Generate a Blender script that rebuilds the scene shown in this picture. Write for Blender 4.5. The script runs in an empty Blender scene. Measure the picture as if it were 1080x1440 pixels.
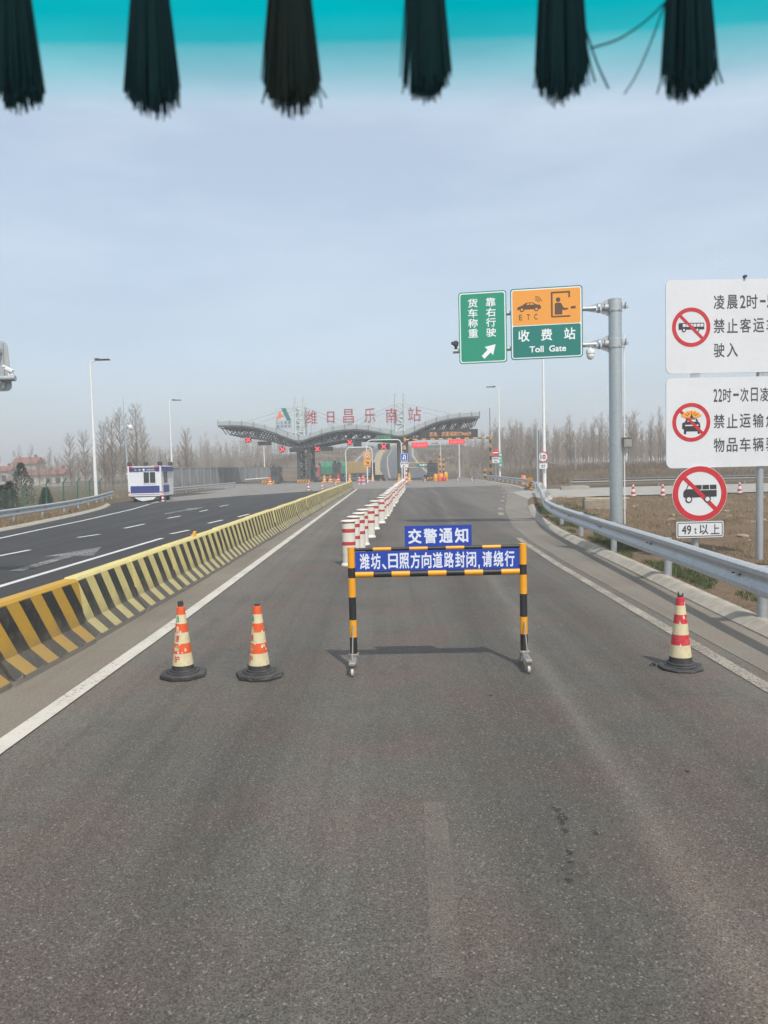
import bpy, math, random
from math import radians as RAD, sin, cos, tan, atan, atan2, sqrt, pi
from mathutils import Vector, Matrix, noise as mnoise
random.seed(7)
S = bpy.context.scene
COL = S.collection

# ------------------------------------------------------------------ camera
CAM_H, F_PX, CX, CY, HORIZON = 2.2, 1080.0, 540.0, 720.0, 658.0
PITCH, ROLL = atan((CY - HORIZON) / F_PX), RAD(1.4)
_F = Vector((0, cos(PITCH), -sin(PITCH))); _R0 = Vector((1, 0, 0)); _U0 = Vector((0, sin(PITCH), cos(PITCH)))
_R = _R0 * cos(ROLL) - _U0 * sin(ROLL); _U = _R0 * sin(ROLL) + _U0 * cos(ROLL)
cam = bpy.data.cameras.new('camera'); camo = bpy.data.objects.new('camera', cam); COL.objects.link(camo)
camo.matrix_world = Matrix(((_R.x, _U.x, -_F.x, 0), (_R.y, _U.y, -_F.y, 0), (_R.z, _U.z, -_F.z, CAM_H), (0, 0, 0, 1)))
cam.sensor_width = 36; cam.sensor_fit = 'AUTO'; cam.lens = 27.0
cam.clip_start = 0.05; cam.clip_end = 6000
cam.dof.use_dof = True; cam.dof.focus_distance = 20; cam.dof.aperture_fstop = 8.0
S.camera = camo
# ------------------------------------------------------------------ light
SUN_DIR = Vector((0.25, -0.68, 1.0)).normalized()          # towards the sun
EL = math.asin(SUN_DIR.z); AZ = atan2(SUN_DIR.x, SUN_DIR.y)
sl = bpy.data.lights.new('sun', 'SUN'); so = bpy.data.objects.new('sun', sl); COL.objects.link(so)
sl.energy = 3.3; sl.angle = RAD(0.6); sl.color = (1.0, 0.95, 0.88)
so.rotation_euler = SUN_DIR.to_track_quat('Z', 'Y').to_euler(); so.location = (0, 0, 60)
W = bpy.data.worlds.new('World'); S.world = W; W.use_nodes = True
wt = W.node_tree; wn = wt.nodes; wl = wt.links
bg = wn['Background']; bg.inputs['Strength'].default_value = 0.138
sky = wn.new('ShaderNodeTexSky'); sky.sky_type = 'NISHITA'; sky.sun_disc = False
sky.sun_elevation = EL; sky.sun_rotation = AZ; sky.dust_density = 3.0; sky.air_density = 1.0; sky.ozone_density = 0.5
tc = wn.new('ShaderNodeTexCoord'); mp = wn.new('ShaderNodeMapping'); mp.inputs['Scale'].default_value = (1.0, 1.0, 4.5)
nz = wn.new('ShaderNodeTexNoise'); nz.inputs['Scale'].default_value = 2.2; nz.inputs['Detail'].default_value = 6; nz.inputs['Roughness'].default_value = 0.55
cr = wn.new('ShaderNodeValToRGB'); cr.color_ramp.elements[0].position = 0.42; cr.color_ramp.elements[1].position = 0.85
mx = wn.new('ShaderNodeMixRGB'); mx.inputs['Color2'].default_value = (4.6, 5.45, 6.3, 1)
mul = wn.new('ShaderNodeMath'); mul.operation = 'MULTIPLY'; mul.inputs[1].default_value = 0.40
ad = wn.new('ShaderNodeMath'); ad.operation = 'ADD'; ad.inputs[1].default_value = 0.48
wl.new(tc.outputs['Generated'], mp.inputs['Vector']); wl.new(mp.outputs['Vector'], nz.inputs['Vector'])
wl.new(nz.outputs['Fac'], cr.inputs['Fac']); wl.new(cr.outputs['Color'], mul.inputs[0]); wl.new(mul.outputs[0], ad.inputs[0])
wl.new(ad.outputs[0], mx.inputs['Fac']); wl.new(sky.outputs['Color'], mx.inputs['Color1']); wl.new(mx.outputs['Color'], bg.inputs['Color'])
S.view_settings.view_transform = 'Standard'; S.view_settings.look = 'None'; S.view_settings.exposure = 0.22; S.view_settings.gamma = 1
S.render.engine = 'CYCLES'
S.cycles.use_denoising = True
S.cycles.max_bounces = 6; S.cycles.transparent_max_bounces = 24; S.cycles.volume_bounces = 1
HAZE_DENSITY = 0.0018

# ------------------------------------------------------------------ pixel -> place
def ray(px, py): return _F * F_PX + _R * (px - CX) - _U * (py - CY)
def G(px, py, z=0.0):
    d = ray(px, py); t = (z - CAM_H) / d.z
    return Vector((0, 0, CAM_H)) + d * t
def P(px, py, D):
    d = ray(px, py); return Vector((0, 0, CAM_H)) + d * (D / d.y)

# ------------------------------------------------------------------ materials
def lin(c): return tuple(((v / 12.92) if v <= .04045 else ((v + .055) / 1.055) ** 2.4) for v in c)
class NT:
    def __init__(s, name):
        s.m = bpy.data.materials.new(name); s.m.use_nodes = True; s.t = s.m.node_tree; s.n = s.t.nodes
        s.b = s.n['Principled BSDF']; s.out = s.n['Material Output']
    def L(s, a, b): s.t.links.new(a, b)
    def coord(s, scale=(1, 1, 1), kind='Object', rot=(0, 0, 0)):
        c = s.n.new('ShaderNodeTexCoord'); m = s.n.new('ShaderNodeMapping'); m.inputs['Scale'].default_value = scale
        m.inputs['Rotation'].default_value = rot
        s.L(c.outputs[kind], m.inputs['Vector']); return m.outputs['Vector']
    def noise(s, v, scale, detail=4, rough=.55):
        n = s.n.new('ShaderNodeTexNoise'); n.inputs['Scale'].default_value = scale; n.inputs['Detail'].default_value = detail
        n.inputs['Roughness'].default_value = rough; s.L(v, n.inputs['Vector']); return n.outputs['Fac']
    def voro(s, v, scale, out='Distance'):
        n = s.n.new('ShaderNodeTexVoronoi'); n.inputs['Scale'].default_value = scale; s.L(v, n.inputs['Vector']); return n.outputs[out]
    def ramp(s, f, stops):
        r = s.n.new('ShaderNodeValToRGB'); e = r.color_ramp.elements; cc = lambda c: (c, c, c, 1) if isinstance(c, (int, float)) else (*c, 1)
        e[0].position = stops[0][0]; e[0].color = cc(stops[0][1]); e[1].position = stops[-1][0]; e[1].color = cc(stops[-1][1])
        for p, c in stops[1:-1]: q = e.new(p); q.color = cc(c)
        s.L(f, r.inputs['Fac']); return r.outputs['Color']
    def math(s, op, a, b=0.0, c=None):
        m = s.n.new('ShaderNodeMath'); m.operation = op
        for i, v in enumerate((a, b) + ((c,) if c is not None else ())):
            if isinstance(v, (int, float)): m.inputs[i].default_value = v
            else: s.L(v, m.inputs[i])
        return m.outputs[0]
    def mix(s, f, a, b, mode='MIX'):
        m = s.n.new('ShaderNodeMixRGB'); m.blend_type = mode
        for k, v in (('Fac', f), ('Color1', a), ('Color2', b)):
            if isinstance(v, (int, float)): m.inputs[k].default_value = v if k == 'Fac' else (v, v, v, 1)
            elif isinstance(v, tuple): m.inputs[k].default_value = (*v, 1)
            else: s.L(v, m.inputs[k])
        return m.outputs['Color']
    def sep(s, v):
        x = s.n.new('ShaderNodeSeparateXYZ'); s.L(v, x.inputs[0]); return x.outputs
    def bump(s, h, st=.3, dist=.01):
        b = s.n.new('ShaderNodeBump'); b.inputs['Strength'].default_value = st; b.inputs['Distance'].default_value = dist
        s.L(h, b.inputs['Height']); s.L(b.outputs['Normal'], s.b.inputs['Normal'])
    def base(s, c, rough=.6, metal=0.0, spec=None):
        if isinstance(c, tuple): s.b.inputs['Base Color'].default_value = (*c, 1)
        else: s.L(c, s.b.inputs['Base Color'])
        if isinstance(rough, (int, float)): s.b.inputs['Roughness'].default_value = rough
        else: s.L(rough, s.b.inputs['Roughness'])
        s.b.inputs['Metallic'].default_value = metal
        if spec is not None: s.b.inputs['Specular IOR Level'].default_value = spec
        return s.m
MATS = {}
def paint(name, c, rough=.5, metal=0.0, dirt=.35, dirt_c=(.16, .14, .11), scale=3.0, spec=None):
    if name in MATS: return MATS[name]
    t = NT(name); v = t.coord()
    n = t.noise(v, scale, 6, .65); n2 = t.noise(v, scale * 9, 3)
    f = t.math('MULTIPLY', t.ramp(n, [(.45, 0.0), (.8, 1.0)]), dirt)
    col = t.mix(f, c, dirt_c)
    col = t.mix(.12, col, t.mix(n2, tuple(x * .6 for x in c), tuple(min(1, x * 1.3) for x in c)))
    MATS[name] = t.base(col, rough, metal, spec)
    return MATS[name]
def emit(name, c, strength):
    if name in MATS: return MATS[name]
    t = NT(name); t.base(tuple(x * .3 for x in c), .5)
    t.b.inputs['Emission Color'].default_value = (*c, 1); t.b.inputs['Emission Strength'].default_value = strength
    MATS[name] = t.m; return t.m

def asphalt(name, c, aggregate=1.0, streak=.25, warm=.3, tracks=False):
    t = NT(name); v = t.coord()
    big = t.noise(v, .35, 5, .6)
    sv = t.coord((1.6, .035, 1)); st = t.noise(sv, 1.0, 5, .6)
    sv2 = t.coord((5.0, .10, 1)); st2 = t.noise(sv2, 1.0, 4, .6)
    stones = t.voro(v, 150, 'Color'); stv = t.voro(v, 105, 'Color')
    fine = t.noise(v, 230, 2, .7)
    a = tuple(x * .80 for x in c); b = tuple(x * 1.22 for x in c)
    col = t.mix(t.ramp(big, [(.3, 0.0), (.7, 1.0)]), a, b)
    pat = t.noise(v, .8, 3, .5)
    col = t.mix(t.math('MULTIPLY', t.ramp(pat, [(.45, 0.0), (.62, 1.0)]), warm), col, (c[0] * 1.28, c[1] * 1.0, c[2] * .96))
    lt = t.ramp(st, [(.42, 0.0), (.70, 1.0)]); dk = t.ramp(st2, [(.52, 0.0), (.75, 1.0)])
    col = t.mix(t.math('MULTIPLY', lt, streak), col, tuple(x * 1.75 for x in c))
    col = t.mix(t.math('MULTIPLY', dk, streak * .8), col, tuple(x * .55 for x in c))
    if tracks:                                  # polished and dusty wheel paths along the lane
        x = t.math('ADD', t.sep(v)[0], t.math('MULTIPLY', t.math('SUBTRACT', t.noise(t.coord((.4, .12, 1)), 1.0, 3), .5), .9))
        x = t.math('ADD', x, t.math('MULTIPLY', t.sep(v)[1], -.045))
        u = t.math('DIVIDE', t.math('ADD', x, 4.0), 8.0)
        tr = t.ramp(u, [((q + 4) / 8, w_) for q, w_ in ((-3.4, .62), (-2.5, .50), (-1.5, .36), (-.6, .50), (.2, .46), (.75, .30), (1.18, .42), (1.33, .66), (1.5, .45), (2.3, .36), (3.2, .60))])
        k = t.math('ADD', .16, t.math('MULTIPLY', tr, 1.6))
        mm = t.n.new('ShaderNodeMixRGB'); mm.blend_type = 'MULTIPLY'; mm.inputs['Fac'].default_value = .9; t.L(col, mm.inputs['Color1']); t.L(k, mm.inputs['Color2']); col = mm.outputs['Color']
        st_ = t.ramp(t.noise(t.coord((1, .45, 1)), 1.7, 6, .7), [(.56, 0.0), (.74, .5)])
        col = t.mix(st_, col, tuple(q * .45 for q in c))
        du = t.ramp(t.noise(t.coord((1, .3, 1)), 3.1, 7, .75), [(.60, 0.0), (.78, .45)])
        col = t.mix(du, col, (.22, .20, .17))
    g = t.sep(stones)[0]
    col = t.mix(min(1.0, .62 * aggregate), col, t.mix(1.0, col, t.mix(g, .30, 1.85), 'MULTIPLY'))
    pale = t.ramp(t.sep(stv)[1], [(.955, 0.0), (.985, 1.0)])
    col = t.mix(t.math('MULTIPLY', pale, .40 * aggregate), col, (.32, .30, .26))
    t.bump(t.math('ADD', t.math('MULTIPLY', g, .6), fine), .35, .004)
    MATS[name] = t.base(col, t.ramp(st, [(.3, .80), (.8, .62)]), 0, .35)
    return t.m

def ground_mat():
    t = NT('dry_earth'); v = t.coord()
    n1 = t.noise(v, .13, 6, .6); n2 = t.noise(v, 1.4, 6, .7); n3 = t.noise(v, 14, 4, .7)
    earth = t.mix(n2, (.145, .10, .065), (.30, .23, .16))
    grass = t.mix(n3, (.085, .07, .047), (.19, .155, .105))
    near = t.ramp(t.math('DIVIDE', t.sep(v)[1], 100.0), [(.42, .85), (.62, 0.0)])
    bank = t.mix(n2, (.165, .112, .070), (.37, .27, .18))
    col = t.mix(near, t.mix(t.ramp(n1, [(.36, 0.0), (.56, 1.0)]), earth, grass), bank)
    col = t.mix(t.ramp(n3, [(.55, 0.0), (.72, .5)]), col, (.10, .075, .05))
    gr = t.ramp(t.noise(v, .5, 4, .6), [(.58, 0.0), (.70, .5)])
    col = t.mix(gr, col, (.10, .11, .045))
    t.bump(t.math('ADD', n2, t.math('MULTIPLY', n3, .5)), 1.0, .3)
    return t.base(col, .95, 0, .1)

def concrete(name, c, rough=.85, sc=2.0):
    t = NT(name); v = t.coord()
    n = t.noise(v, sc, 7, .65); n2 = t.noise(v, sc * 22, 3, .7)
    col = t.mix(t.ramp(n, [(.3, 0.0), (.72, 1.0)]), tuple(x * .72 for x in c), tuple(x * 1.18 for x in c))
    col = t.mix(t.math('MULTIPLY', t.ramp(n2, [(.5, 0.0), (.75, 1.0)]), .35), col, tuple(x * .5 for x in c))
    t.bump(n2, .25, .006)
    MATS[name] = t.base(col, rough, 0, .3); return t.m

def worn_line(name, c, thr, scale=26, op=1.0):
    t = NT(name); v = t.coord(); n = t.noise(v, scale, 5, .75); n2 = t.noise(v, 1.3, 4, .6)
    s = t.math('ADD', t.math('MULTIPLY', n, .75), t.math('MULTIPLY', n2, .25))
    a = t.math('MULTIPLY', t.ramp(s, [(thr - .06, 0.0), (thr + .08, 1.0)]), op)
    col = t.mix(n2, tuple(x * .75 for x in c), c)
    t.base(col, .75); t.L(a, t.b.inputs['Alpha']); MATS[name] = t.m; return t.m

def stripes(name, ca, cb, freq, skew, worn=.3):
    """slanted stripes over a barrier: ca / cb along its length, chips showing concrete"""
    t = NT(name); v = t.coord(); x = t.sep(v)
    n = t.noise(v, 4, 5, .65); n2 = t.noise(v, 30, 4, .7)
    u = t.math('ADD', t.math('MULTIPLY', x[1], freq), t.math('MULTIPLY', x[2], skew * freq))
    u = t.math('ADD', u, t.math('MULTIPLY', t.math('SUBTRACT', n, .5), .06))
    fr = t.math('FRACT', t.math('ADD', u, 10.0))
    k = t.ramp(fr, [(.0, 0.0), (.02, 1.0), (.50, 1.0), (.52, 0.0)])
    top = t.ramp(x[2], [(.805, 1.0), (.825, 0.0)])          # the cap is all one colour
    col = t.mix(t.math('MULTIPLY', k, top), ca, cb)
    col = t.mix(t.math('MULTIPLY', t.ramp(n, [(.5, 0.0), (.75, 1.0)]), worn), col, (.22, .19, .14))
    low = t.ramp(t.math('ADD', x[2], t.math('MULTIPLY', n2, -.13)), [(-.035, 1.0), (.0, 0.0)])
    col = t.mix(low, col, t.mix(n2, (.16, .15, .13), (.34, .32, .28)))
    scr = t.ramp(t.noise(t.coord((1, 1.2, 9)), 3, 5, .7), [(.60, 0.0), (.70, .55)])
    col = t.mix(t.math('MULTIPLY', scr, worn * 1.6), col, (.085, .08, .07))
    grime = t.ramp(t.math('ADD', x[2], t.math('MULTIPLY', n, -.5)), [(-.15, .6), (.25, 0.0)])
    col = t.mix(t.math('MULTIPLY', grime, worn * 2), col, (.16, .14, .11))
    chip = t.ramp(n2, [(.66, 0.0), (.70, .8)])
    col = t.mix(chip, col, (.30, .28, .24))
    t.bump(n2, .15, .006)
    MATS[name] = t.base(col, .62, 0, .35); return t.m

def galv(name='galvanised_steel', c=(.46, .49, .50)):
    if name in MATS: return MATS[name]
    t = NT(name); v = t.coord(); n = t.noise(v, 7, 5, .6); vo = t.sep(t.voro(v, 30, 'Color'))[0]; n2 = t.noise(t.coord((1, 1, .12)), 22, 4, .6)
    col = t.mix(vo, tuple(x * .94 for x in c), tuple(x * 1.05 for x in c))
    col = t.mix(t.math('MULTIPLY', t.ramp(n, [(.5, 0.0), (.8, 1.0)]), .25), col, (.22, .21, .19))
    col = t.mix(t.math('MULTIPLY', t.ramp(n2, [(.56, 0.0), (.72, 1.0)]), .3), col, (.26, .23, .19))
    MATS[name] = t.base(col, t.ramp(n, [(.3, .38), (.8, .6)]), .55, .4); return t.m

M_steel = galv(); M_rail = galv('rail_steel', (.50, .52, .53)); M_pole = galv('pole_steel', (.42, .48, .50))
M_white = paint('white_paint', (.74, .75, .74), .45, 0, .25)
M_signw = paint('white_sheeting', (.64, .66, .68), .35, 0, .22, (.40, .39, .37), 1.1)
M_black = paint('black_paint', (.02, .02, .022), .5, 0, .35, (.08, .075, .07), 9)
M_bandw = paint('cone_cream', (.66, .58, .36), .5, 0, .55, (.30, .25, .15), 14)
M_orange = paint('cone_orange', (.72, .10, .025), .45, 0, .45, (.50, .22, .10), 16)
M_red = paint('sign_red', (.50, .022, .032), .4, 0, .2, (.5, .2, .2), 10)
M_conered = paint('cone_red', (.56, .03, .045), .45, 0, .4, (.55, .35, .28), 18)
M_rubber = paint('black_rubber', (.035, .035, .036), .75, 0, .7, (.13, .12, .11), 6)
M_blue = paint('sign_blue', (.018, .055, .36), .4, 0, .15, (.05, .08, .3), 5)
M_letw = paint('letter_white', (.66, .70, .80), .45, 0, .15, (.4, .45, .6), 20)
M_letw2 = paint('letter_bright', (.80, .84, .84), .45, 0, .1, (.5, .5, .5), 20)
M_yel = paint('hazard_yellow', (.78, .34, .015), .4, 0, .25, (.42, .22, .05), 12)
M_green = paint('sign_green', (.014, .27, .165), .4, 0, .1, (.03, .2, .14), 2)
M_green2 = paint('sign_teal', (.008, .185, .155), .4, 0, .1, (.03, .15, .12), 2)
M_amber = paint('sign_orange', (.80, .33, .045), .4, 0, .08, (.7, .35, .12), 2)
M_ink = paint('sign_ink', (.035, .032, .035), .5, 0, .1)
M_brown = paint('sign_brown', (.10, .055, .03), .5, 0, .1)
M_dark = paint('dark_steel', (.055, .06, .065), .55, .2, .25)
M_booth = paint('booth_grey', (.045, .048, .055), .5, 0, .3)
M_frame = paint('canopy_grey', (.065, .075, .08), .55, .1, .25)
M_lattice = paint('lattice_pale', (.50, .56, .55), .5, .1, .2)
M_roof = paint('roof_panel', (.36, .40, .40), .55, .1, .3)
M_led = paint('led_black', (.012, .012, .013), .5, 0, .1)
M_redlet = paint('red_letter', (.32, .012, .022), .5, 0, .2)
M_glass = paint('window_glass', (.03, .04, .045), .08, 0, .1)
M_curb = concrete('kerb_concrete', (.36, .33, .275), .85, 3)
M_conc = concrete('apron_concrete', (.215, .20, .18), .85, .5)
M_wallc = concrete('wall_concrete', (.27, .27, .265), .85, .6)
M_road = asphalt('ramp_asphalt', (.087, .080, .0665), 1.15, .34, .6, True)
M_road2 = asphalt('plaza_asphalt', (.031, .029, .026), .7, .12, .1)
M_shoulder = asphalt('shoulder_asphalt', (.160, .143, .115), .55, .25, .2)
M_road3 = asphalt('overpass_asphalt', (.085, .085, .085), .4, .2, .1)
M_side = concrete('side_road_concrete', (.33, .31, .27), .85, .7)
M_line = worn_line('line_white', (.56, .53, .46), .38)
M_line2 = worn_line('line_fresh', (.60, .60, .58), .34)
M_faded = worn_line('line_faded', (.30, .265, .22), .525, 120, .75)
M_linew = worn_line('line_edge_worn', (.36, .325, .265), .44, 45)
M_arrow = worn_line('arrow_worn', (.32, .31, .30), .465, 16, .85)
M_barA = stripes('barrier_orange', (.47, .275, .035), (.026, .025, .022), 1.95, .62)
M_barB = stripes('barrier_cream', (.60, .505, .205), (.034, .036, .028), 1.95, .62, .33)
M_bark = paint('tree_bark', (.20, .165, .135), .9, 0, .5, (.10, .085, .07), 5)
M_twig = paint('twig', (.27, .225, .18), .9, 0, .3, (.10, .08, .06), 2)
M_twig2 = paint('twig_pale', (.32, .27, .225), .9, 0, .3, (.11, .09, .07), 2)

# ------------------------------------------------------------------ mesh builder
class MB:
    def __init__(s): s.v = []; s.f = []; s.m = []
    def add(s, vs, fs, mi=0):
        o = len(s.v); s.v += [tuple(p) for p in vs]
        for f in fs: s.f.append([i + o for i in f]); s.m.append(mi)
    def box(s, c, d, mi=0, rz=0.0, bev=0.0, mat=None):
        hx, hy, hz = d[0] / 2, d[1] / 2, d[2] / 2
        if bev > 0 and min(hx, hy, hz) > bev:
            b = bev; vs = []
            for z, ins in ((-hz, b), (-hz + b, 0), (hz - b, 0), (hz, b)):
                ax, ay = hx - ins, hy - ins
                bb = b * .7
                for (x, y) in ((-ax + bb, -ay), (ax - bb, -ay), (ax, -ay + bb), (ax, ay - bb), (ax - bb, ay), (-ax + bb, ay), (-ax, ay - bb), (-ax, -ay + bb)):
                    vs.append((x, y, z))
            fs = [list(range(7, -1, -1)), list(range(24, 32))]
            for k in range(3):
                for i in range(8): j = (i + 1) % 8; fs.append((k * 8 + i, k * 8 + j, k * 8 + 8 + j, k * 8 + 8 + i))
        else:
            vs = [(x, y, z) for z in (-hz, hz) for (x, y) in ((-hx, -hy), (hx, -hy), (hx, hy), (-hx, hy))]
            fs = [(3, 2, 1, 0), (4, 5, 6, 7), (0, 1, 5, 4), (1, 2, 6, 5), (2, 3, 7, 6), (3, 0, 4, 7)]
        if mat is not None: vs = [mat @ Vector(p) for p in vs]
        cs, sn = cos(rz), sin(rz)
        s.add([(c[0] + x * cs - y * sn, c[1] + x * sn + y * cs, c[2] + z) for x, y, z in vs], fs, mi)
    def tube(s, pts, r, seg=8, mi=0, caps=True, bands=None):
        pts = [Vector(p) for p in pts]; n = len(pts)
        rs = r if isinstance(r, (list, tuple)) else [r] * n
        vs = []; prev = None
        for i, p in enumerate(pts):
            t = (pts[min(i + 1, n - 1)] - pts[max(i - 1, 0)])
            if t.length < 1e-9: t = Vector((0, 0, 1))
            t.normalize()
            if prev is None:
                a = t.cross(Vector((0, 0, 1)) if abs(t.z) < .95 else Vector((1, 0, 0))).normalized()
            else:
                a = (prev - t * prev.dot(t)).normalized()
            prev = a; b = t.cross(a)
            for k in range(seg):
                g = 2 * pi * (k + .5) / seg
                vs.append(p + (a * cos(g) + b * sin(g)) * rs[i])
        o = len(s.v); s.v += [tuple(p) for p in vs]
        for i in range(n - 1):
            for k in range(seg):
                j = (k + 1) % seg
                s.f.append([o + i * seg + k, o + i * seg + j, o + (i + 1) * seg + j, o + (i + 1) * seg + k])
                s.m.append(bands[i] if bands else mi)
        if caps:
            s.f.append([o + k for k in range(seg - 1, -1, -1)]); s.m.append(bands[0] if bands else mi)
            s.f.append([o + (n - 1) * seg + k for k in range(seg)]); s.m.append(bands[-1] if bands else mi)
    def lathe(s, prof, seg=24, mi=None, c=(0, 0, 0), caps=True):
        """prof: (r, z, material of the band above)"""
        o = len(s.v)
        for p in prof:
            for k in range(seg): g = 2 * pi * k / seg; s.v.append((c[0] + p[0] * cos(g), c[1] + p[0] * sin(g), c[2] + p[1]))
        for i in range(len(prof) - 1):
            for k in range(seg):
                j = (k + 1) % seg; s.f.append([o + i * seg + k, o + i * seg + j, o + (i + 1) * seg + j, o + (i + 1) * seg + k])
                s.m.append(prof[i][2] if len(prof[i]) > 2 else (mi or 0))
        if caps:
            s.f.append([o + k for k in range(seg - 1, -1, -1)]); s.m.append(prof[0][2] if len(prof[0]) > 2 else (mi or 0))
            q = o + (len(prof) - 1) * seg; s.f.append([q + k for k in range(seg)]); s.m.append(prof[-1][2] if len(prof[-1]) > 2 else (mi or 0))
    def prism(s, poly, y0, y1, mi=0, back=True):
        """poly in (x, z), front face at y0 (towards -y), back at y1"""
        a = sum(poly[i][0] * poly[(i + 1) % len(poly)][1] - poly[(i + 1) % len(poly)][0] * poly[i][1] for i in range(len(poly)))
        if a < 0: poly = poly[::-1]
        n = len(poly); vs = [(x, y0, z) for x, z in poly] + [(x, y1, z) for x, z in poly]
        fs = [list(range(n))] + ([list(range(2 * n - 1, n - 1, -1))] if back else [])
        fs += [(i, n + i, n + (i + 1) % n, (i + 1) % n) for i in range(n)]
        s.add(vs, fs, mi)
    def ring(s, cx, cz, r0, r1, y0, y1, mi=0, seg=40):
        vs = []
        for y in (y0, y1):
            for r in (r0, r1):
                for k in range(seg): g = 2 * pi * k / seg; vs.append((cx + r * cos(g), y, cz + r * sin(g)))
        fs = []
        for k in range(seg):
            j = (k + 1) % seg
            fs += [(k, seg + k, seg + j, j)[::-1], (2 * seg + k, 3 * seg + k, 3 * seg + j, 2 * seg + j), (seg + k, 3 * seg + k, 3 * seg + j, seg + j)[::-1], (k, 2 * seg + k, 2 * seg + j, j)]
        s.add(vs, fs, mi)
    def sheet(s, pts, mi=0): s.add(pts, [list(range(len(pts)))], mi)
    def ribbon(s, a, b, mi=0):
        n = len(a); s.add(list(a) + list(b), [(i, i + 1, n + i + 1, n + i) for i in range(n - 1)], mi)
    def text(s, txt, cx, cz, w, h, y, mi=0, bold=.012, depth=.004, wrap=None):
        vs, fs, (x0, x1, z0, z1) = glyphs(txt)
        b = max(0.0, bold); x0 -= b; x1 += b; z0 -= b; z1 += b          # heavier strokes: the glyph laid over itself, slightly shifted
        sx = w / (x1 - x0) if w else None; sz = h / (z1 - z0) if h else None
        sx = sx or sz; sz = sz or sx
        for q, (ox, oz) in enumerate(((-b, -b), (b, -b), (-b, b), (b, b)) if b > .004 else ((0, 0),)):
            out = []; dq = depth * (1 - .09 * q)
            for x, z, e in vs: out.append((cx + (x + ox - (x0 + x1) / 2) * sx, y - (dq if e > 0 else 0), cz + (z + oz - (z0 + z1) / 2) * sz))
            if wrap: out = [wrap(p) for p in out]
            s.add(out, fs, mi)
    def build(s, name, mats, parent=None, smooth=False, auto=35):
        me = bpy.data.meshes.new(name); me.from_pydata(s.v, [], s.f)
        for m in (mats if isinstance(mats, (list, tuple)) else [mats]): me.materials.append(m)
        if len(me.materials) > 1: me.polygons.foreach_set('material_index', s.m)
        if smooth:
            me.polygons.foreach_set('use_smooth', [True] * len(me.polygons))
            try: me.set_sharp_from_angle(angle=RAD(auto))
            except Exception: pass
        me.update(); o = bpy.data.objects.new(name, me); COL.objects.link(o)
        if parent is not None: o.parent = parent
        return o
_GL = {}
def glyphs(txt):
    key = txt
    if key in _GL: return _GL[key]
    cu = bpy.data.curves.new('glyph', 'FONT'); cu.body = txt; cu.size = 1; cu.extrude = .05; cu.resolution_u = 3
    o = bpy.data.objects.new('glyph', cu); COL.objects.link(o)
    bpy.context.view_layer.update()
    dg = bpy.context.evaluated_depsgraph_get(); me = bpy.data.meshes.new_from_object(o.evaluated_get(dg))
    vs = [(v.co.x, v.co.y, v.co.z) for v in me.vertices]; fs = [tuple(p.vertices) for p in me.polygons]
    bpy.data.objects.remove(o); bpy.data.curves.remove(cu); bpy.data.meshes.remove(me)
    xs = [v[0] for v in vs] or [0, 1]; zs = [v[1] for v in vs] or [0, 1]
    _GL[key] = (vs, fs, (min(xs), max(xs), min(zs), max(zs))); return _GL[key]
def tag(o, label=None, cat=None, group=None, kind=None):
    if label: o['label'] = label
    if cat: o['category'] = cat
    if group: o['group'] = group
    if kind: o['kind'] = kind
    return o
def thing(name, label, cat, loc=(0, 0, 0), rz=0.0, group=None):
    o = bpy.data.objects.new(name, None); COL.objects.link(o); o.empty_display_size = .2
    o.location = loc; o.rotation_euler = (0, 0, rz); return tag(o, label, cat, group)
def copy_tree(o, parent=None):
    c = o.copy(); COL.objects.link(c)
    if parent is not None: c.parent = parent
    for ch in list(o.children): copy_tree(ch, c)
    return c
def structure(name, mb, mat, smooth=False): return tag(mb.build(name, mat, None, smooth), kind='structure')
def rrect(x0, z0, x1, z1, r, n=5):
    out = []
    for cx, cz, a in ((x1 - r, z0 + r, -90), (x1 - r, z1 - r, 0), (x0 + r, z1 - r, 90), (x0 + r, z0 + r, 180)):
        for k in range(n + 1): g = RAD(a + 90 * k / n); out.append((cx + r * cos(g), cz + r * sin(g)))
    return out
def circ(cx, cz, r, n=32): return [(cx + r * cos(2 * pi * k / n), cz + r * sin(2 * pi * k / n)) for k in range(n)]
def bar(x0, z0, x1, z1, w):
    dx, dz = x1 - x0, z1 - z0; l = sqrt(dx * dx + dz * dz); nx, nz = -dz / l * w / 2, dx / l * w / 2
    return [(x0 + nx, z0 + nz), (x0 - nx, z0 - nz), (x1 - nx, z1 - nz), (x1 + nx, z1 + nz)]
def lerp(a, b, t): return a + (b - a) * t
def pw(pts, x):
    if x <= pts[0][0]: return pts[0][1]
    for (a, fa), (b, fb) in zip(pts, pts[1:]):
        if x <= b: return lerp(fa, fb, (x - a) / (b - a))
    return pts[-1][1]
def sst(a, b, x): t = max(0, min(1, (x - a) / (b - a))); return t * t * (3 - 2 * t)
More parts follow.
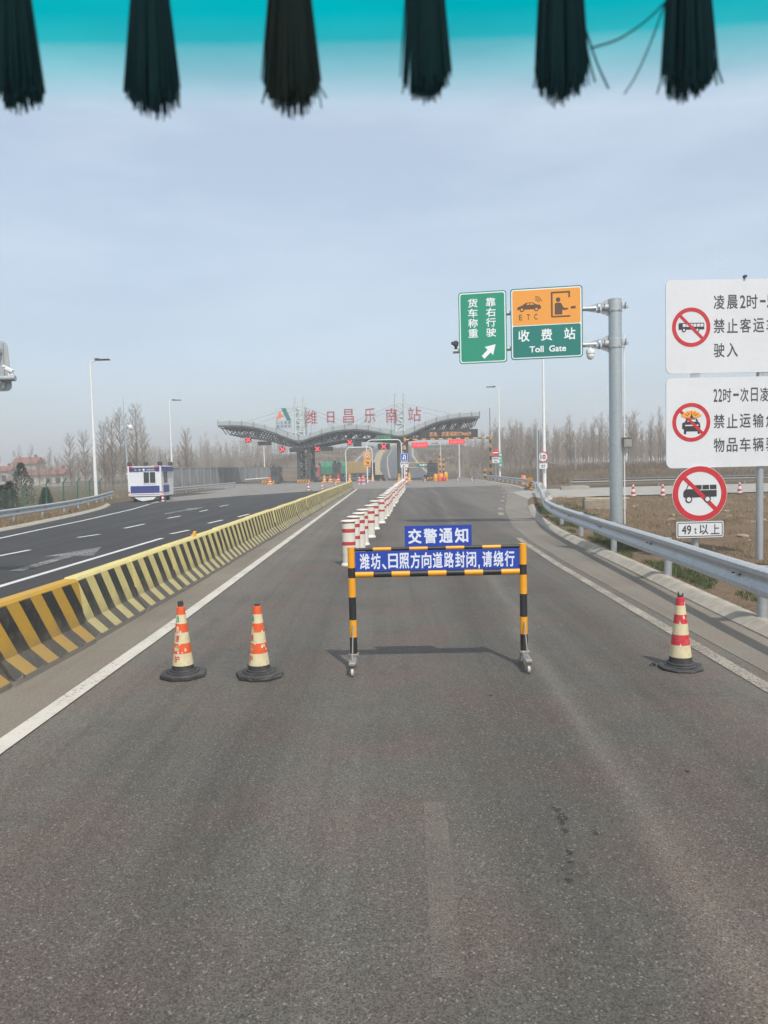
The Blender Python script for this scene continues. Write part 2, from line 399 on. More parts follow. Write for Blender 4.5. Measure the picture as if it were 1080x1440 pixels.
def resample(pts, step):
    """smooth a list of points (Catmull-Rom) and step along it"""
    pts = [Vector(p) for p in pts]; q = [pts[0] * 2 - pts[1]] + pts + [pts[-1] * 2 - pts[-2]]; dense = []
    for i in range(1, len(q) - 2):
        for k in range(24):
            t = k / 24; a, b, c, d = q[i - 1], q[i], q[i + 1], q[i + 2]
            dense.append(.5 * ((2 * b) + (c - a) * t + (2 * a - 5 * b + 4 * c - d) * t * t + (3 * b - a - 3 * c + d) * t ** 3))
    dense.append(pts[-1]); out = [dense[0]]; acc = 0
    for a, b in zip(dense, dense[1:]):
        l = (b - a).length
        while acc + l >= step:
            t = (step - acc) / l; a = a.lerp(b, t); out.append(a.copy()); l = (b - a).length; acc = 0
        acc += l
    if (out[-1] - dense[-1]).length > step * .3: out.append(dense[-1])
    return out

# ------------------------------------------------------------------ terrain
KERB_R = [(0, 4.45), (9, 4.62), (16, 4.95), (24, 5.3), (32, 6.2), (40, 7.5), (51, 9.6), (61, 11.4), (68, 12.4), (80, 13.4), (110, 14.2), (150, 16.0), (200, 18)]
LEFT_E = [(0, -15.0), (20, -15.2), (31, -15.5), (36, -16.0), (43, -16.9), (52, -18.6), (59, -20.9), (75, -21.2), (100, -20.2), (108, -29), (135, -28), (170, -25), (200, -20)]
RAMP = [(150, 0), (165, .5), (190, 2.7), (225, 5.3), (260, 8.4), (290, 10.0), (330, 10.4)]
def ramp_cx(y): return pw([(130, 1.0), (150, .8), (190, .6), (225, 1.0), (260, 2.9), (290, 7.0), (320, 16)], y)
def in_side(x, y): return x > 9 and (50 + .05 * (x - 13)) < y < (67 + .05 * (x - 13))
def hz(x, y):
    xr, xl = pw(KERB_R, y), pw(LEFT_E, y)
    n = mnoise.noise((x * .12, y * .12, 3.1)); n2 = mnoise.noise((x * .5, y * .5, 7.7)); n3 = mnoise.noise((x * .03, y * .03, 1.3))
    if x > xr:
        d = x - xr; base = .11 * sst(.0, .3, d)
        lump = sst(1.4, 5, d) * sst(70, 60, y) * (.22 * n + .10 * n2 - .12)
        h = base + lump + sst(1.0, 2.2, d) * sst(60, 48, y) * (.07 * mnoise.noise((x * 1.4, y * 1.4, 5.5)) + .035 * mnoise.noise((x * 3.1, y * 3.1, 2.5)))
        s = min(sst(46, 51, y - .05 * (x - 13)), sst(71, 67.5, y - .05 * (x - 13))) * sst(9, 11, x)
        h = lerp(h, -.05, s)
        rise = sst(73, 90, y - .05 * (x - 13)) * sst(1.5, 9, d)
        h = lerp(h, 1.35 + .3 * n + .12 * n2, rise)
    elif x < xl:
        d = xl - x; h = .07 * sst(.1, .5, d) - .75 * sst(2.5, 9, d) + sst(3, 12, d) * (.25 * n + .08 * n2)
    else: h = -.06
    hill = pw(RAMP, y) * sst(-60, -22, x) * sst(62, 14, x - ramp_cx(max(130, y)))
    hill = max(hill, sst(215, 285, y) * 8.0 * sst(-120, -40, x) * sst(80, 30, x))
    if y > 150: h = max(h, h * .3 + hill * (1 + .0 * n))
    if y > 350: h += sst(350, 900, y) * 6 * (n3 + .4)
    return h
def axis(lo, fine0, fine1, hi, step):
    out = []; x = fine0; k = step
    while x > lo: k *= 1.18; x -= k; out.append(x)
    out = out[::-1]; x = fine0
    while x <= fine1: out.append(x); x += step
    k = step
    while x < hi: out.append(x); k *= 1.14; x += k
    out.append(hi); return out
xs = axis(-1500, -34, 42, 1500, .42); ys = axis(-80, -2, 105, 1600, .6)
mb = MB(); nx = len(xs)
mb.v = [(x, y, hz(x, y)) for y in ys for x in xs]
mb.f = [[j * nx + i, j * nx + i + 1, (j + 1) * nx + i + 1, (j + 1) * nx + i] for j in range(len(ys) - 1) for i in range(nx - 1)]; mb.m = [0] * len(mb.f)
structure('ground', mb, ground_mat(), True)

# ------------------------------------------------------------------ roads
BAR_LINE = [(0, -4.02), (6, -4.02), (9.8, -3.85), (16.5, -3.74), (30, -3.6), (82, -3.15), (90, -3.1)]
RLINE = [(0, 3.60), (7.3, 3.63), (11, 3.68), (16.85, 3.76), (22.3, 3.95), (28, 4.4), (37, 5.6), (46.6, 7.2), (61, 9.6), (80, 12.0)]
ysr = [-14 + k * 1.5 for k in range(0, 66)]
ysr = [y for y in ysr if y < 82] + [82]
mb = MB(); mb.ribbon([(pw(LEFT_E, y) + .02, y, 0) for y in ysr], [(pw(BAR_LINE, y) - .25, y, 0) for y in ysr]); structure('plaza_road', mb, M_road2)
mb = MB(); mb.ribbon([(pw(BAR_LINE, y) - .25, y, .004) for y in ysr], [(pw(RLINE, y) + .25, y, .004) for y in ysr]); structure('ramp_road', mb, M_road)
mb = MB(); mb.ribbon([(pw(RLINE, y) + .25, y, .008) for y in ysr], [(max(pw(KERB_R, y), pw(RLINE, y) + .3), y, .008) for y in ysr]); structure('road_shoulder', mb, M_shoulder)
# sandy strip beside the barrier foot
mb = MB(); mb.ribbon([(pw(BAR_LINE, y) - .1, y, .010) for y in ysr if y < 76], [(pw([(0, -3.25), (6.35, -3.26), (11.3, -3.18), (76.6, -2.93)], y) - .02, y, .010) for y in ysr if y < 76]); structure('barrier_verge', mb, M_shoulder)
ya = [82 + k * 4 for k in range(0, 22)]
mb = MB(); mb.ribbon([(pw(LEFT_E, y) + .3, y, .012) for y in ya], [(pw(KERB_R, y) + .2, y, .012) for y in ya]); structure('concrete_apron', mb, M_conc)
pl = [G(*p, .014) for p in ((215, 706), (244, 701.5), (330, 696), (435, 690.5), (500, 685.5), (500, 690), (420, 691))]
mb = MB(); mb.sheet([G(207, 709.5, .014), G(226, 706.5, .014), G(330, 698, .014), G(435, 691, .014), G(505, 687, .014), G(505, 683.5, .014), G(430, 683.5, .014), G(330, 690, .014), G(241, 699.5, .014)][::-1]); structure('apron_edge', mb, M_conc)
# side road to the right
mb = MB(); mb.sheet([(9.0, 47, .016), (14, 50.2, .016), (80, 53.5, .016), (80, 71, .016), (13, 67, .016), (10.2, 61, .016)]); structure('side_road', mb, M_side)
# overpass ramp behind the toll plaza
ry = [132 + k * 5 for k in range(0, 38)]
def hw(y): return pw([(132, 11), (150, 9.6), (190, 8.4), (260, 7.2), (320, 7)], y)
mb = MB(); mb.ribbon([(ramp_cx(y) - hw(y), y, hz(ramp_cx(y), y) + .12) for y in ry], [(ramp_cx(y) + hw(y), y, hz(ramp_cx(y), y) + .12) for y in ry]); structure('overpass_road', mb, M_road3)
mb = MB()
for s, w in ((1, .35), (-1, .35), (.06, .18), (.55, .08), (-.5, .08)):
    mb.ribbon([(ramp_cx(y) + s * hw(y) - w, y, hz(ramp_cx(y), y) + .18) for y in ry], [(ramp_cx(y) + s * hw(y) + w, y, hz(ramp_cx(y), y) + .18) for y in ry])
structure('overpass_line', mb, M_side)
mb = MB()
for k in range(7):
    y0 = 205 + k * 11; x0 = ramp_cx(y0) + hw(y0) + 2
    mb.ribbon([(x0, y0, hz(x0, y0) + .15)] + [(x0 + 4 * j, y0 + 3 * j, hz(x0 + 4 * j, y0 + 3 * j) + .15) for j in range(1, 7)], [(x0 + .5, y0 - .5, hz(x0 + .5, y0 - .5) + .15)] + [(x0 + .5 + 4 * j, y0 - .5 + 3 * j, hz(x0 + .5 + 4 * j, y0 + 3 * j) + .15) for j in range(1, 7)])
structure('slope_drain', mb, M_side)
# markings
def strip(mb, pts, w, z):
    a, b = [], []
    for i, p in enumerate(pts):
        t = (Vector(pts[min(i + 1, len(pts) - 1)]) - Vector(pts[max(0, i - 1)])).normalized(); nrm = Vector((-t.y, t.x))
        a.append((p[0] + nrm.x * w / 2, p[1] + nrm.y * w / 2, z)); b.append((p[0] - nrm.x * w / 2, p[1] - nrm.y * w / 2, z))
    mb.ribbon(a[::-1], b[::-1])
def seg(mb, p0, p1, w, z):
    a, b = G(*p0), G(*p1); strip(mb, [(lerp(a.x, b.x, t / 4), lerp(a.y, b.y, t / 4)) for t in range(5)], w, z)
mb = MB(); strip(mb, [(pw([(0, -3.24), (6.35, -3.17), (11.3, -3.09), (76.6, -2.84)], y), y) for y in [-12 + k * 2 for k in range(48)]], .19, .016); structure('lane_line', mb, M_line)
mb = MB(); strip(mb, [(pw(RLINE, y), y) for y in [-12 + k * 1.2 for k in range(30)]], .16, .013); structure('edge_line', mb, M_linew)
mb = MB()
for y in (33.5, 37.5, 46, 52, 60, 68): strip(mb, [(pw(RLINE, y + k), y + k) for k in (0, 1, 2)], .24, .014)
structure('edge_dash', mb, M_linew)
mb = MB(); seg(mb, (611, 1130), (631, 1378), .14, .008); structure('lane_dash', mb, M_faded)
mb = MB()
strip(mb, [(-7.75, -10), (-7.78, 15.6), (-7.6, 24), (-7.55, 26)], .17, .006)
strip(mb, [tuple(G(*p)[:2]) for p in ((-200, 800), (0, 757), (60, 744), (122, 731), (183, 717), (211, 709), (222, 705))], .17, .006)
for a, b in (((109, 756), (140, 751.5)), ((175, 743), (203, 737)), ((236, 729), (254, 725.5)), ((240, 751), (266, 745.5)), ((293, 736), (313, 731.3)), ((281, 719.5), (292, 717)), ((309, 712.3), (321, 710)), ((-12, 784), (42, 773.5)), ((335, 727), (350, 723))): seg(mb, a, b, .17, .006)
structure('plaza_line', mb, M_line2)
def arrow(mb, p, L, w, z, rz=0):
    c = G(*p); q = [(-.09, 0), (.09, 0), (.09, .55), (.36, .55), (0, 1), (-.36, .55), (-.09, .55)]
    mb.sheet([(c.x + x * w, c.y + y * L, z) for x, y in q])
mb = MB(); arrow(mb, (22, 803), 5.5, 1.9, .006); structure('road_arrow', mb, M_arrow)
mb = MB()
ac = [G(*p, .006) for p in ((231, 722), (262, 716.5), (263, 715), (289, 713.2), (266, 718.2), (263, 717.6), (232, 723.2))]
mb.sheet([tuple(p) for p in ac]); structure('road_arrow', mb, M_arrow)
# oil drips on the asphalt
M_oil = worn_line('oil_stain', (.035, .031, .028), .46, 40, .75)
mb = MB()
for px, py, r in ((767, 1114, .03), (783, 1140, .04), (791, 1150, .05), (795, 1170, .04), (790, 1158, .03), (800, 1200, .03), (803, 1215, .025), (837, 1173, .028), (690, 979, .03), (966, 1086, .025), (800, 1240, .03), (520, 1022, .035)):
    c = G(px, py); ph = random.random() * 6
    mb.sheet([(c.x + r * .6 * (1 + .4 * sin(3 * a + ph)) * cos(a), c.y + r * 1.0 * (1 + .3 * cos(2 * a + ph)) * sin(a), .0085) for a in [2 * pi * k / 14 for k in range(14)]])
structure('road_stain', mb, M_oil)
# kerb stones, one row
def kerb(path, wid, h, side):
    pts = resample([(p[0], p[1], 0) for p in path], 1.0); A = []
    prof = [(0, -.05), (0.01, h * .2), (wid * .55, h * .9), (wid * .68, h), (wid, h), (wid, -.05)]
    mb = MB(); rings = []
    for i, p in enumerate(pts):
        t = (pts[min(i + 1, len(pts) - 1)] - pts[max(i - 1, 0)]).normalized(); nr = Vector((t.y, -t.x, 0)) * side
        rings.append([p + nr * o + Vector((0, 0, z)) for o, z in prof])
    for i in range(len(rings) - 1):
        a, b = rings[i], [lerp(u, w, .985) for u, w in zip(rings[i], rings[i + 1])]
        n = len(prof); fs = [(k, k + 1, n + k + 1, n + k) for k in range(n - 1)] + [tuple(range(n)), tuple(range(2 * n - 1, n - 1, -1))]
        mb.add([tuple(q) for q in a + b], fs)
    return mb
structure('kerb', kerb([(x, y) for y, x in KERB_R if y <= 40], .29, .13, 1), M_curb)
structure('kerb', kerb([(pw(LEFT_E, y), y) for y in (-10, 0, 10, 20, 31, 36, 43, 50, 56)], .3, .12, -1), M_curb)
structure('kerb', kerb([(pw(KERB_R, y), y) for y in (69, 80, 95, 110, 125)], .3, .12, 1), M_curb)

# ------------------------------------------------------------------ the truck's cab overhead
def tint_mat():
    t = NT('tinted_film'); v = t.coord(); z = t.sep(v)[2]
    f = t.ramp(z, [(.0, 0.0), (.05, .08), (.14, .46), (.23, .76), (.255, .95), (.34, 1.0)])
    f = t.math('ADD', f, t.math('MULTIPLY', t.math('SUBTRACT', t.noise(v, 3, 3), .5), .03))
    tr = t.n.new('ShaderNodeBsdfTransparent')
    t.L(t.mix(f, (1, 1, 1), (.0006, .70, .66)), tr.inputs['Color']); t.L(tr.outputs[0], t.out.inputs['Surface'])
    return t.m
cab = thing('truck_cab', 'teal tinted sun strip along the top of the truck windscreen, fading downwards', 'windscreen', (0, .70, CAM_H))
ztop = 2.86 - CAM_H
mb = MB()
y_at = lambda z: .36 - .32 * z
bz0, bz1 = .412, .70                           # the strip's lower and upper edges
t0 = bz0
mb.v = []; N = 24
for sgn in (0, 1):
    for j in (0, 1):
        for i in range(N + 1):
            x = lerp(-1.05, 1.05, i / N); z = (bz0, bz1)[j]
            mb.v.append((x, y_at(z) - .10 * x * x + sgn * .004, z))
n = N + 1
for i in range(N): mb.f.append([i, i + 1, n + i + 1, n + i]); mb.m.append(0)
strip_o = mb.build('sun_strip', tint_mat(), cab, True)
strip_o.data.transform(Matrix.Translation((0, 0, -bz0))); strip_o.data.transform(Matrix.Diagonal((1, 1, 1 / (.30), 1))); strip_o.location = (0, 0, bz0); strip_o.scale = (1, 1, .30)
M_lining = paint('cab_lining', (.10, .10, .10), .9)
mb = MB(); mb.box((0, -.75, .70), (2.3, 1.9, .05), 0, 0, .02); mb.build('roof_lining', M_lining, cab)
mb = MB(); mb.box((0, -.150, .415), (2.1, .012, .03), 0, 0, .004); mb.build('tassel_braid', paint('braid_dark', (.012, .02, .022), .95), cab)
mb = MB(); mb.box((0, -.150, .555), (2.1, .006, .25)); mb.build('valance', paint('valance_cloth', (.02, .06, .065), .95), cab)
M_tassel = paint('tassel_thread', (.028, .105, .12), .95, 0, .4, (.08, .10, .11), 30)
M_tassel2 = paint('tassel_olive', (.055, .10, .092), .95, 0, .5, (.14, .12, .10), 30)
TD = .55
def tassel(px, pyb, wtop, wbot, mat, label, lean=0.0, stray=()):
    top = P(px, -20, TD); bot = P(px + lean, pyb - 8, TD); z1 = CAM_H + .405
    o = thing('windscreen_tassel', label, 'tassel', (top.x, TD, z1), 0, 'tassels hanging across the top of the windscreen')
    k = TD / F_PX; mb = MB(); L = z1 - bot.z
    for i in range(300):
        a = 2 * pi * random.random(); r = sqrt(random.random()); u, w = r * cos(a), r * sin(a)
        ln = L * (.97 - .07 * u * u + random.uniform(-.045, .035)); e = random.uniform(-.0015, .0015)
        pts = []
        for s_ in range(7):
            t = s_ / 6; fl = lerp(1.75 * wtop - .75 * wbot, wbot, t ** 1.15) * k / 2
            pts.append((u * fl + (bot.x - top.x) * t + e * t, w * fl * .8, -ln * t))
        mb.tube(pts, [.0012, .0012, .0012, .0011, .0010, .0008, .0005], 4)
    mb.build('strands', mat, o, True)
    if stray:
        for path in stray:
            mb = MB(); pp = [P(a, b, TD) - Vector((top.x, TD, z1)) for a, b in path]
            mb.tube(resample(pp, .006), .0007, 4); mb.build('loose_thread', mat, o, True)
tassel(18, 158, 44, 78, M_tassel, 'dark tassel cut by the edge of the frame, far end from the crossed threads', 4, [[(50, 60), (54, 110), (60, 150)]])
tassel(213, 169, 44, 74, M_tassel, 'narrow dark tassel above the police cabin, longest of the row', 2, [[(240, 60), (248, 110), (253, 152)]])
tassel(409, 164, 50, 80, M_tassel2, 'olive tinged tassel with flared ragged ends above the pale lattice tower', 3, [[(440, 60), (448, 115), (459, 138)], [(382, 60), (376, 110), (369, 146)], [(442, 80), (449, 130), (452, 152)]])
tassel(598, 146, 46, 70, M_tassel, 'short neat dark tassel without loose threads, above the toll lanes', 2, [[(574, 60), (570, 100), (566, 132)]])
tassel(788, 149, 54, 72, M_tassel, 'dark tassel with loose threads sticking out sideways above the round gantry pole', 2, [[(817, 20), (838, 85), (856, 125)], [(818, 30), (830, 90), (837, 116)], [(760, 40), (756, 90), (750, 124)], [(830, 68), (870, 55), (910, 28), (936, 2)]])
tassel(966, 142, 50, 74, M_tassel, 'dark tassel above the white regulation boards, a thread curling away from it', 4, [[(936, 2), (915, 60), (895, 105), (878, 132)], [(995, 20), (1005, 80), (1016, 117)], [(998, 40), (1008, 120)], [(940, 60), (930, 110), (924, 132)]])

# ------------------------------------------------------------------ jersey barriers
def barrier_mesh(mat):
    prof = [(-.31, 0), (-.31, .07), (-.17, .27), (-.105, .82), (-.08, .855), (.08, .855), (.105, .82), (.17, .27), (.31, .07), (.31, 0)]
    mb = MB(); n = len(prof); L = 2.06; rings = [-L / 2 + .014, -L / 2 + .04] + [lerp(-L / 2 + .03, L / 2 - .03, k / 8) for k in range(1, 8)] + [L / 2 - .04, L / 2 - .014]
    for i, y in enumerate(rings):
        e = .965 if i in (0, len(rings) - 1) else 1
        mb.v += [(x * e, y, z * (1 if z < .5 else e)) for x, z in prof]
    for i in range(len(rings) - 1):
        for k in range(n - 1): mb.f.append([i * n + k, (i + 1) * n + k, (i + 1) * n + k + 1, i * n + k + 1]); mb.m.append(0)
    mb.f.append(list(range(n))); mb.m.append(0); mb.f.append(list(range(len(mb.v) - 1, len(mb.v) - n - 1, -1))); mb.m.append(0)
    return mb
ORD = ['', 'first', 'second', 'third', 'fourth', 'fifth', 'sixth', 'seventh', 'eighth', 'ninth', 'tenth', 'eleventh', 'twelfth']
protoA = protoB = None
y = 5.85; GRP = 'striped concrete barriers dividing the road'
for i in range(37):
    yc = y + 1.03; x = pw(BAR_LINE, yc) - .28; ang = atan2(pw(BAR_LINE, y) - pw(BAR_LINE, y + 2.06), 2.06)
    if i < 2: lab = ('orange and black striped concrete barrier cut by the frame edge, with a worn end', 'orange and black striped concrete barrier joined to the first pale cream one')[i]
    elif i < 12: lab = 'pale cream and black striped concrete barrier, %s pale one after the two orange' % ORD[i - 1]
    else: lab = 'pale cream striped concrete barrier in the far stretch of the dividing row'
    if i == 0: protoA = barrier_mesh(M_barA).build('concrete_barrier', M_barA, None, True, 25); o = protoA
    elif i == 2: protoB = barrier_mesh(M_barB).build('concrete_barrier', M_barB, None, True, 25); o = protoB
    else: o = (protoA if i < 2 else protoB).copy(); COL.objects.link(o)
    o.location = (x + random.uniform(-.018, .018), yc, 0.01 + random.uniform(-.006, .006)); o.rotation_euler = (random.uniform(-.004, .004), random.uniform(-.006, .006), ang + random.uniform(-.004, .004)); tag(o, lab, 'barrier', GRP); y += 2.06
mb = MB(); mb.box((.03, 0, .03), (.05, .10, .09), 0, 0, .01); mb.box((0, 0, .0), (.09, .12, .012)); mb.tube([(0, 0, 0), (0, 0, .05)], .02, 8)
pr = mb.build('road_reflector', M_yel, None); pr.location = (pw(BAR_LINE, 16) - .2, 16.1, .875); pr.location = P(272, 752, 16.1); tag(pr, 'small yellow reflector fixed on top of a pale striped barrier', 'reflector')

# ------------------------------------------------------------------ cones
def cone_profile(bands, H=.68, r0=.118, r1=.040, z0=.075):
    out = []
    for a, b, m in bands:
        out.append((lerp(r0, r1, a), z0 + H * a, m))
        out.append((lerp(r0, r1, b) , z0 + H * b - .0005, m))
    return out
def big_cone(px, py, label, rz, cols, top, base2=False, txt=0, chips=False, base='octagon'):
    c = G(px, py); o = thing('traffic_cone', label, 'traffic cone', (c.x, c.y, .006), rz, 'large traffic cones in front of the roadblock')
    mats = [cols, M_bandw, M_rubber, M_white]
    mb = MB(); B = [(0, .08, 2), (.08, .27, 1), (.27, .43, 0), (.43, .60, 1), (.60, .74, 0), (.74, .88, 1), (.88, 1, 0)]
    prof = cone_profile(B); prof.append((.030, prof[-1][1] + .004, 2)); prof.append((.030, prof[-1][1] + .02, 2))
    mb.lathe(prof, 36)
    mb.build('cone_body', mats, o, True, 40)
    mb = MB(); R = .255
    def plate(r, z0, z1, seg=8, off=0, wob=0.0, cx=0, cy=0):
        vs = []
        for z, k in ((z0, .985), (z0 + .01, 1), (z1 - .012, 1), (z1, .95)):
            for i in range(seg):
                a = 2 * pi * (i + off) / seg; vs.append((cx + r * k * cos(a), cy + r * k * sin(a), z + wob * sin(a * 2 + 1) * (r / .25)))
        fs = [tuple(range(seg - 1, -1, -1)), tuple(range(3 * seg, 4 * seg))]
        for k in range(3): fs += [(k * seg + i, k * seg + (i + 1) % seg, (k + 1) * seg + (i + 1) % seg, (k + 1) * seg + i) for i in range(seg)]
        mb.add(vs, fs)
    if base == 'octagon':
        plate(R, 0, .05, 8, .5); plate(.175, .05, .063, 32); plate(.14, .063, .08, 32)
        if base2: plate(R * .97, -.0, .032, 8, .1, .0, .015, -.02)
    else:
        plate(.235, 0, .030, 9, .3, .008); plate(.165, .028, .045, 32); plate(.14, .045, .072, 32)
        mb.tube([(-.24, .05, .02), (-.28, .06, .03), (-.31, .04, .015)], [.02, .014, .006], 6)
    mb.build('cone_base', M_rubber, o, False)
    if top:                                                    # torn plug in the tip
        mb = MB()
        for k in range(top): a = 2.4 * k; mb.tube([(.018 * cos(a), .018 * sin(a), .765), (.026 * cos(a), .026 * sin(a), .80 + .012 * (k % 3))], [.012, .007], 5)
        mb.build('cone_tip', M_rubber, o)
    if txt:
        mb = MB()
        def wrap(p):
            f = (p[2] - .075) / .68; r = lerp(.118, .040, f) - p[1] + .0012; a = p[0] / .09 + RAD(-90 - txt)
            return (r * cos(a), r * sin(a), p[2])
        for s_, zc, m in (('高', .515, 1), ('速', .425, 0), ('养', .315, 1), ('护', .205, 0)): mb.text(s_, 0, zc, .055, .07, 0, m, .012, .001, wrap)
        mb.prism([(-.025, .60), (.025, .60), (.012, .655), (0, .665), (-.012, .655)], -.0015, 0, 2); mb.v[-10:] = [wrap(p) for p in mb.v[-10:]]
        mb.build('cone_lettering', [M_conered, M_bandw, M_green], o)
    if chips:
        mb = MB(); rr = random.Random(chips)
        for k in range(16):
            zc = rr.uniform(.14, .70); a0 = RAD(-90) + rr.uniform(-.9, .9); sz = rr.uniform(.004, .013); n_ = 9; vs = []
            for i in range(n_):
                a = 2 * pi * i / n_; q = sz * rr.uniform(.5, 1.3); z = zc + q * 1.7 * sin(a); f = (z - .075) / .68; r = lerp(.118, .040, f) + .0016
                aa = a0 + q * cos(a) / r; vs.append((r * cos(aa), r * sin(aa), z))
            mb = MB(); mb.sheet(vs); mb.build('peeled_patch', paint('peeled_white', (.60, .56, .48), .6, 0, .3), o)
    return o
big_cone(258, 951, 'orange and cream cone lettered down one side, beside the white lane line', RAD(8), M_orange, 7, txt=30, chips=3)
big_cone(365, 951, 'orange and cream cone standing on two stacked black bases left of the roadblock frame', RAD(20), M_orange, 0, True, chips=5, txt=66)
big_cone(957, 940, 'red and cream chipped cone on a bent flat base by the guardrail', RAD(-10), M_conered, 2, False, chips=11, base='flat')
def small_cone_proto():
    o = thing('traffic_cone', 'x', 'traffic cone', (0, 0, 0))
    mb = MB(); B = [(0, .12, 1), (.12, .34, 0), (.34, .56, 1), (.56, .78, 0), (.78, .92, 1), (.92, 1, 0)]
    mb.lathe(cone_profile(B, .66, .13, .03, .04), 16); mb.build('cone_body', [M_conered, M_white], o, True)
    mb = MB(); mb.box((0, 0, .022), (.40, .40, .044), 0, 0, .012); mb.build('cone_base', M_rubber, o); return o
first = None
for px, py, lab, sc in ((890.5, 698.5, 'small red and white cone on the side road close to the thick gantry pole', 1.15), (932, 698, 'small red and white cone on the side road just left of the truck ban disc', 1.15), (1040, 694, 'small red and white cone on the side road under the white boards', 1.1),
                    (644, 677.3, 'small red and white cone on the apron below the far red message sign', 1.0), (663.6, 676.8, 'small red and white cone on the apron nearest the striped height gauge post', 1.0), (597.7, 678.3, 'small red and white cone in the lane right of the blue turning sign', 1.0),
                    (535.6, 677.3, 'small red and white cone in the ramp lane, left of a close pair', .8), (544, 677.3, 'small red and white cone in the ramp lane, right of a close pair', .8), (434, 690.5, 'small cone with pale faded stripes on the apron by the barrier, before the lattice column', 1.3), (453, 688, 'small red and white cone on the apron just behind the striped barrier row', 1.15), (472, 682.6, 'small red and white cone half hidden behind the far end of the striped barriers', 1.0),
                    (229, 706, 'small red and white cone at the corner of the police cabin', .95)):
    if first is None: first = small_cone_proto(); o = first
    else: o = copy_tree(first)
    c = G(px, py); o.location = (c.x, c.y, .016); o.scale = (sc, sc, sc); o.rotation_euler[2] = random.random() * 3; tag(o, lab, 'traffic cone', 'small red and white cones around the toll plaza')

# ------------------------------------------------------------------ roadblock frame
BD = 8.28
pl_, pr_ = P(498, 940, BD), P(737, 940, BD); wB = pr_.x - pl_.x
bl = thing('roadblock_frame', 'black and yellow striped roadblock frame on castors carrying a blue traffic police notice', 'barricade', ((pl_.x + pr_.x) / 2, BD, .005), RAD(-1.4))
hb = wB / 2; ZT, ZB, R = 1.315, 1.055, .040
def striped_tube(mb, a, b, r, n, start=0, seg=16):
    a, b = Vector(a), Vector(b); mb.tube([a.lerp(b, k / n) for k in range(n + 1)], r, seg, 0, True, [(k + start) % 2 for k in range(n)])
for s in (-1, 1):
    mb = MB(); pts = [(s * hb, 0, z) for z in (.13, .40, .615, .86, 1.085, ZT + .03)]
    mb.tube(pts, R, 16, 0, True, [1, 0, 1, 0 if False else 0, 0][0:0] or [1, 0, 1, 0, 0]) if False else mb.tube([(s * hb, 0, z) for z in (.13, .36, .55, .80, 1.01, 1.12, ZT + .03)][0:7], R, 16, 0, True, [1, 0, 1, 0, 1, 0])
    mb.build('upright', [M_yel, M_black], bl, True)
mb = MB(); striped_tube(mb, (-hb + R, 0, ZT), (hb - R, 0, ZT), .020, 9, 1); mb.build('top_rail', [M_yel, M_black], bl, True)
mb = MB(); striped_tube(mb, (-hb + R, 0, ZB - .012), (hb - R, 0, ZB - .012), .034, 9, 0); mb.build('lower_rail', [M_yel, M_black], bl, True)
mb = MB(); z0, z1 = ZB + .024, ZT - .021; mb.box((0, -.012, (z0 + z1) / 2), (2 * hb - 2 * R - .004, .012, z1 - z0)); pn = mb.build('notice_panel', M_blue, bl)
mb = MB(); T = '潍坊、日照方向道路封闭,请绕行'
x = -hb + .085; wid = 2 * hb - .17
adv = {'、': .55, ',': .42}; tot = sum(adv.get(ch, 1) for ch in T); u = wid / tot; hch = (z1 - z0) * .80; zc = (z0 + z1) / 2
for ch in T:
    a = adv.get(ch, 1) * u
    if ch == '、': mb.prism(bar(x + a * .18, zc - .035, x + a * .72, zc - .085, .020), -.0205, -.0185)
    elif ch == ',': mb.prism([(x + a * .3, zc - .06), (x + a * .6, zc - .06), (x + a * .55, zc - .10), (x + a * .35, zc - .105)], -.0205, -.0185)
    else: mb.text(ch, x + a / 2, zc, a * .87, hch * (.93 if ch == '日' else 1), -.0185, 0, .021, .002)
    x += a
mb.build('notice_lettering', M_letw, pn)
xa, xb = (P(569, 750, BD).x - bl.location.x), (P(663, 750, BD).x - bl.location.x); z0, z1 = ZT + .022, ZT + .246
mb = MB(); mb.box(((xa + xb) / 2, .0, (z0 + z1) / 2), (xb - xa, .012, z1 - z0)); pn = mb.build('police_panel', M_blue, bl)
mb = MB(); n = 4; wd = (xb - xa) * .93 / n
for i, ch in enumerate('交警通知'): mb.text(ch, xa + (xb - xa) * .035 + wd * (i + .5), (z0 + z1) / 2, wd * .86, (z1 - z0) * .72, -.0065, 0, .026, .002)
mb.build('police_lettering', M_letw, pn)
M_worn = paint('worn_grey', (.28, .27, .25), .6, .3, .5)
for s in (-1, 1):
    ft = MB(); ft.box((s * (hb + .0), -.11, .135), (.075, .44, .035), 0, 0, .008); ft.box((s * hb, 0, .165), (.11, .10, .03), 0, 0, .006); foot = ft.build('foot', M_worn, bl)
    for yy in (-.29, .17):
        mb = MB(); mb.tube([(s * hb - .012, yy, .045), (s * hb + .012, yy, .045)], .042, 16); w_ = mb.build('castor', paint('castor_wheel', (.50, .48, .42), .5, 0, .6), foot, True)
        mb = MB(); 
        for q in (-.019, .019): mb.box((s * hb + q, yy + .012, .078), (.006, .055, .078))
        mb.box((s * hb, yy + .015, .116), (.05, .075, .006)); mb.tube([(s * hb - .03, yy, .045), (s * hb + .03, yy, .045)], .007, 6); mb.build('castor_fork', M_worn, foot)
    mb = MB(); mb.tube([(s * hb, -.245, .152), (s * hb, -.045, .50)], .0075, 6); mb.build('brace_rod', M_worn, bl)

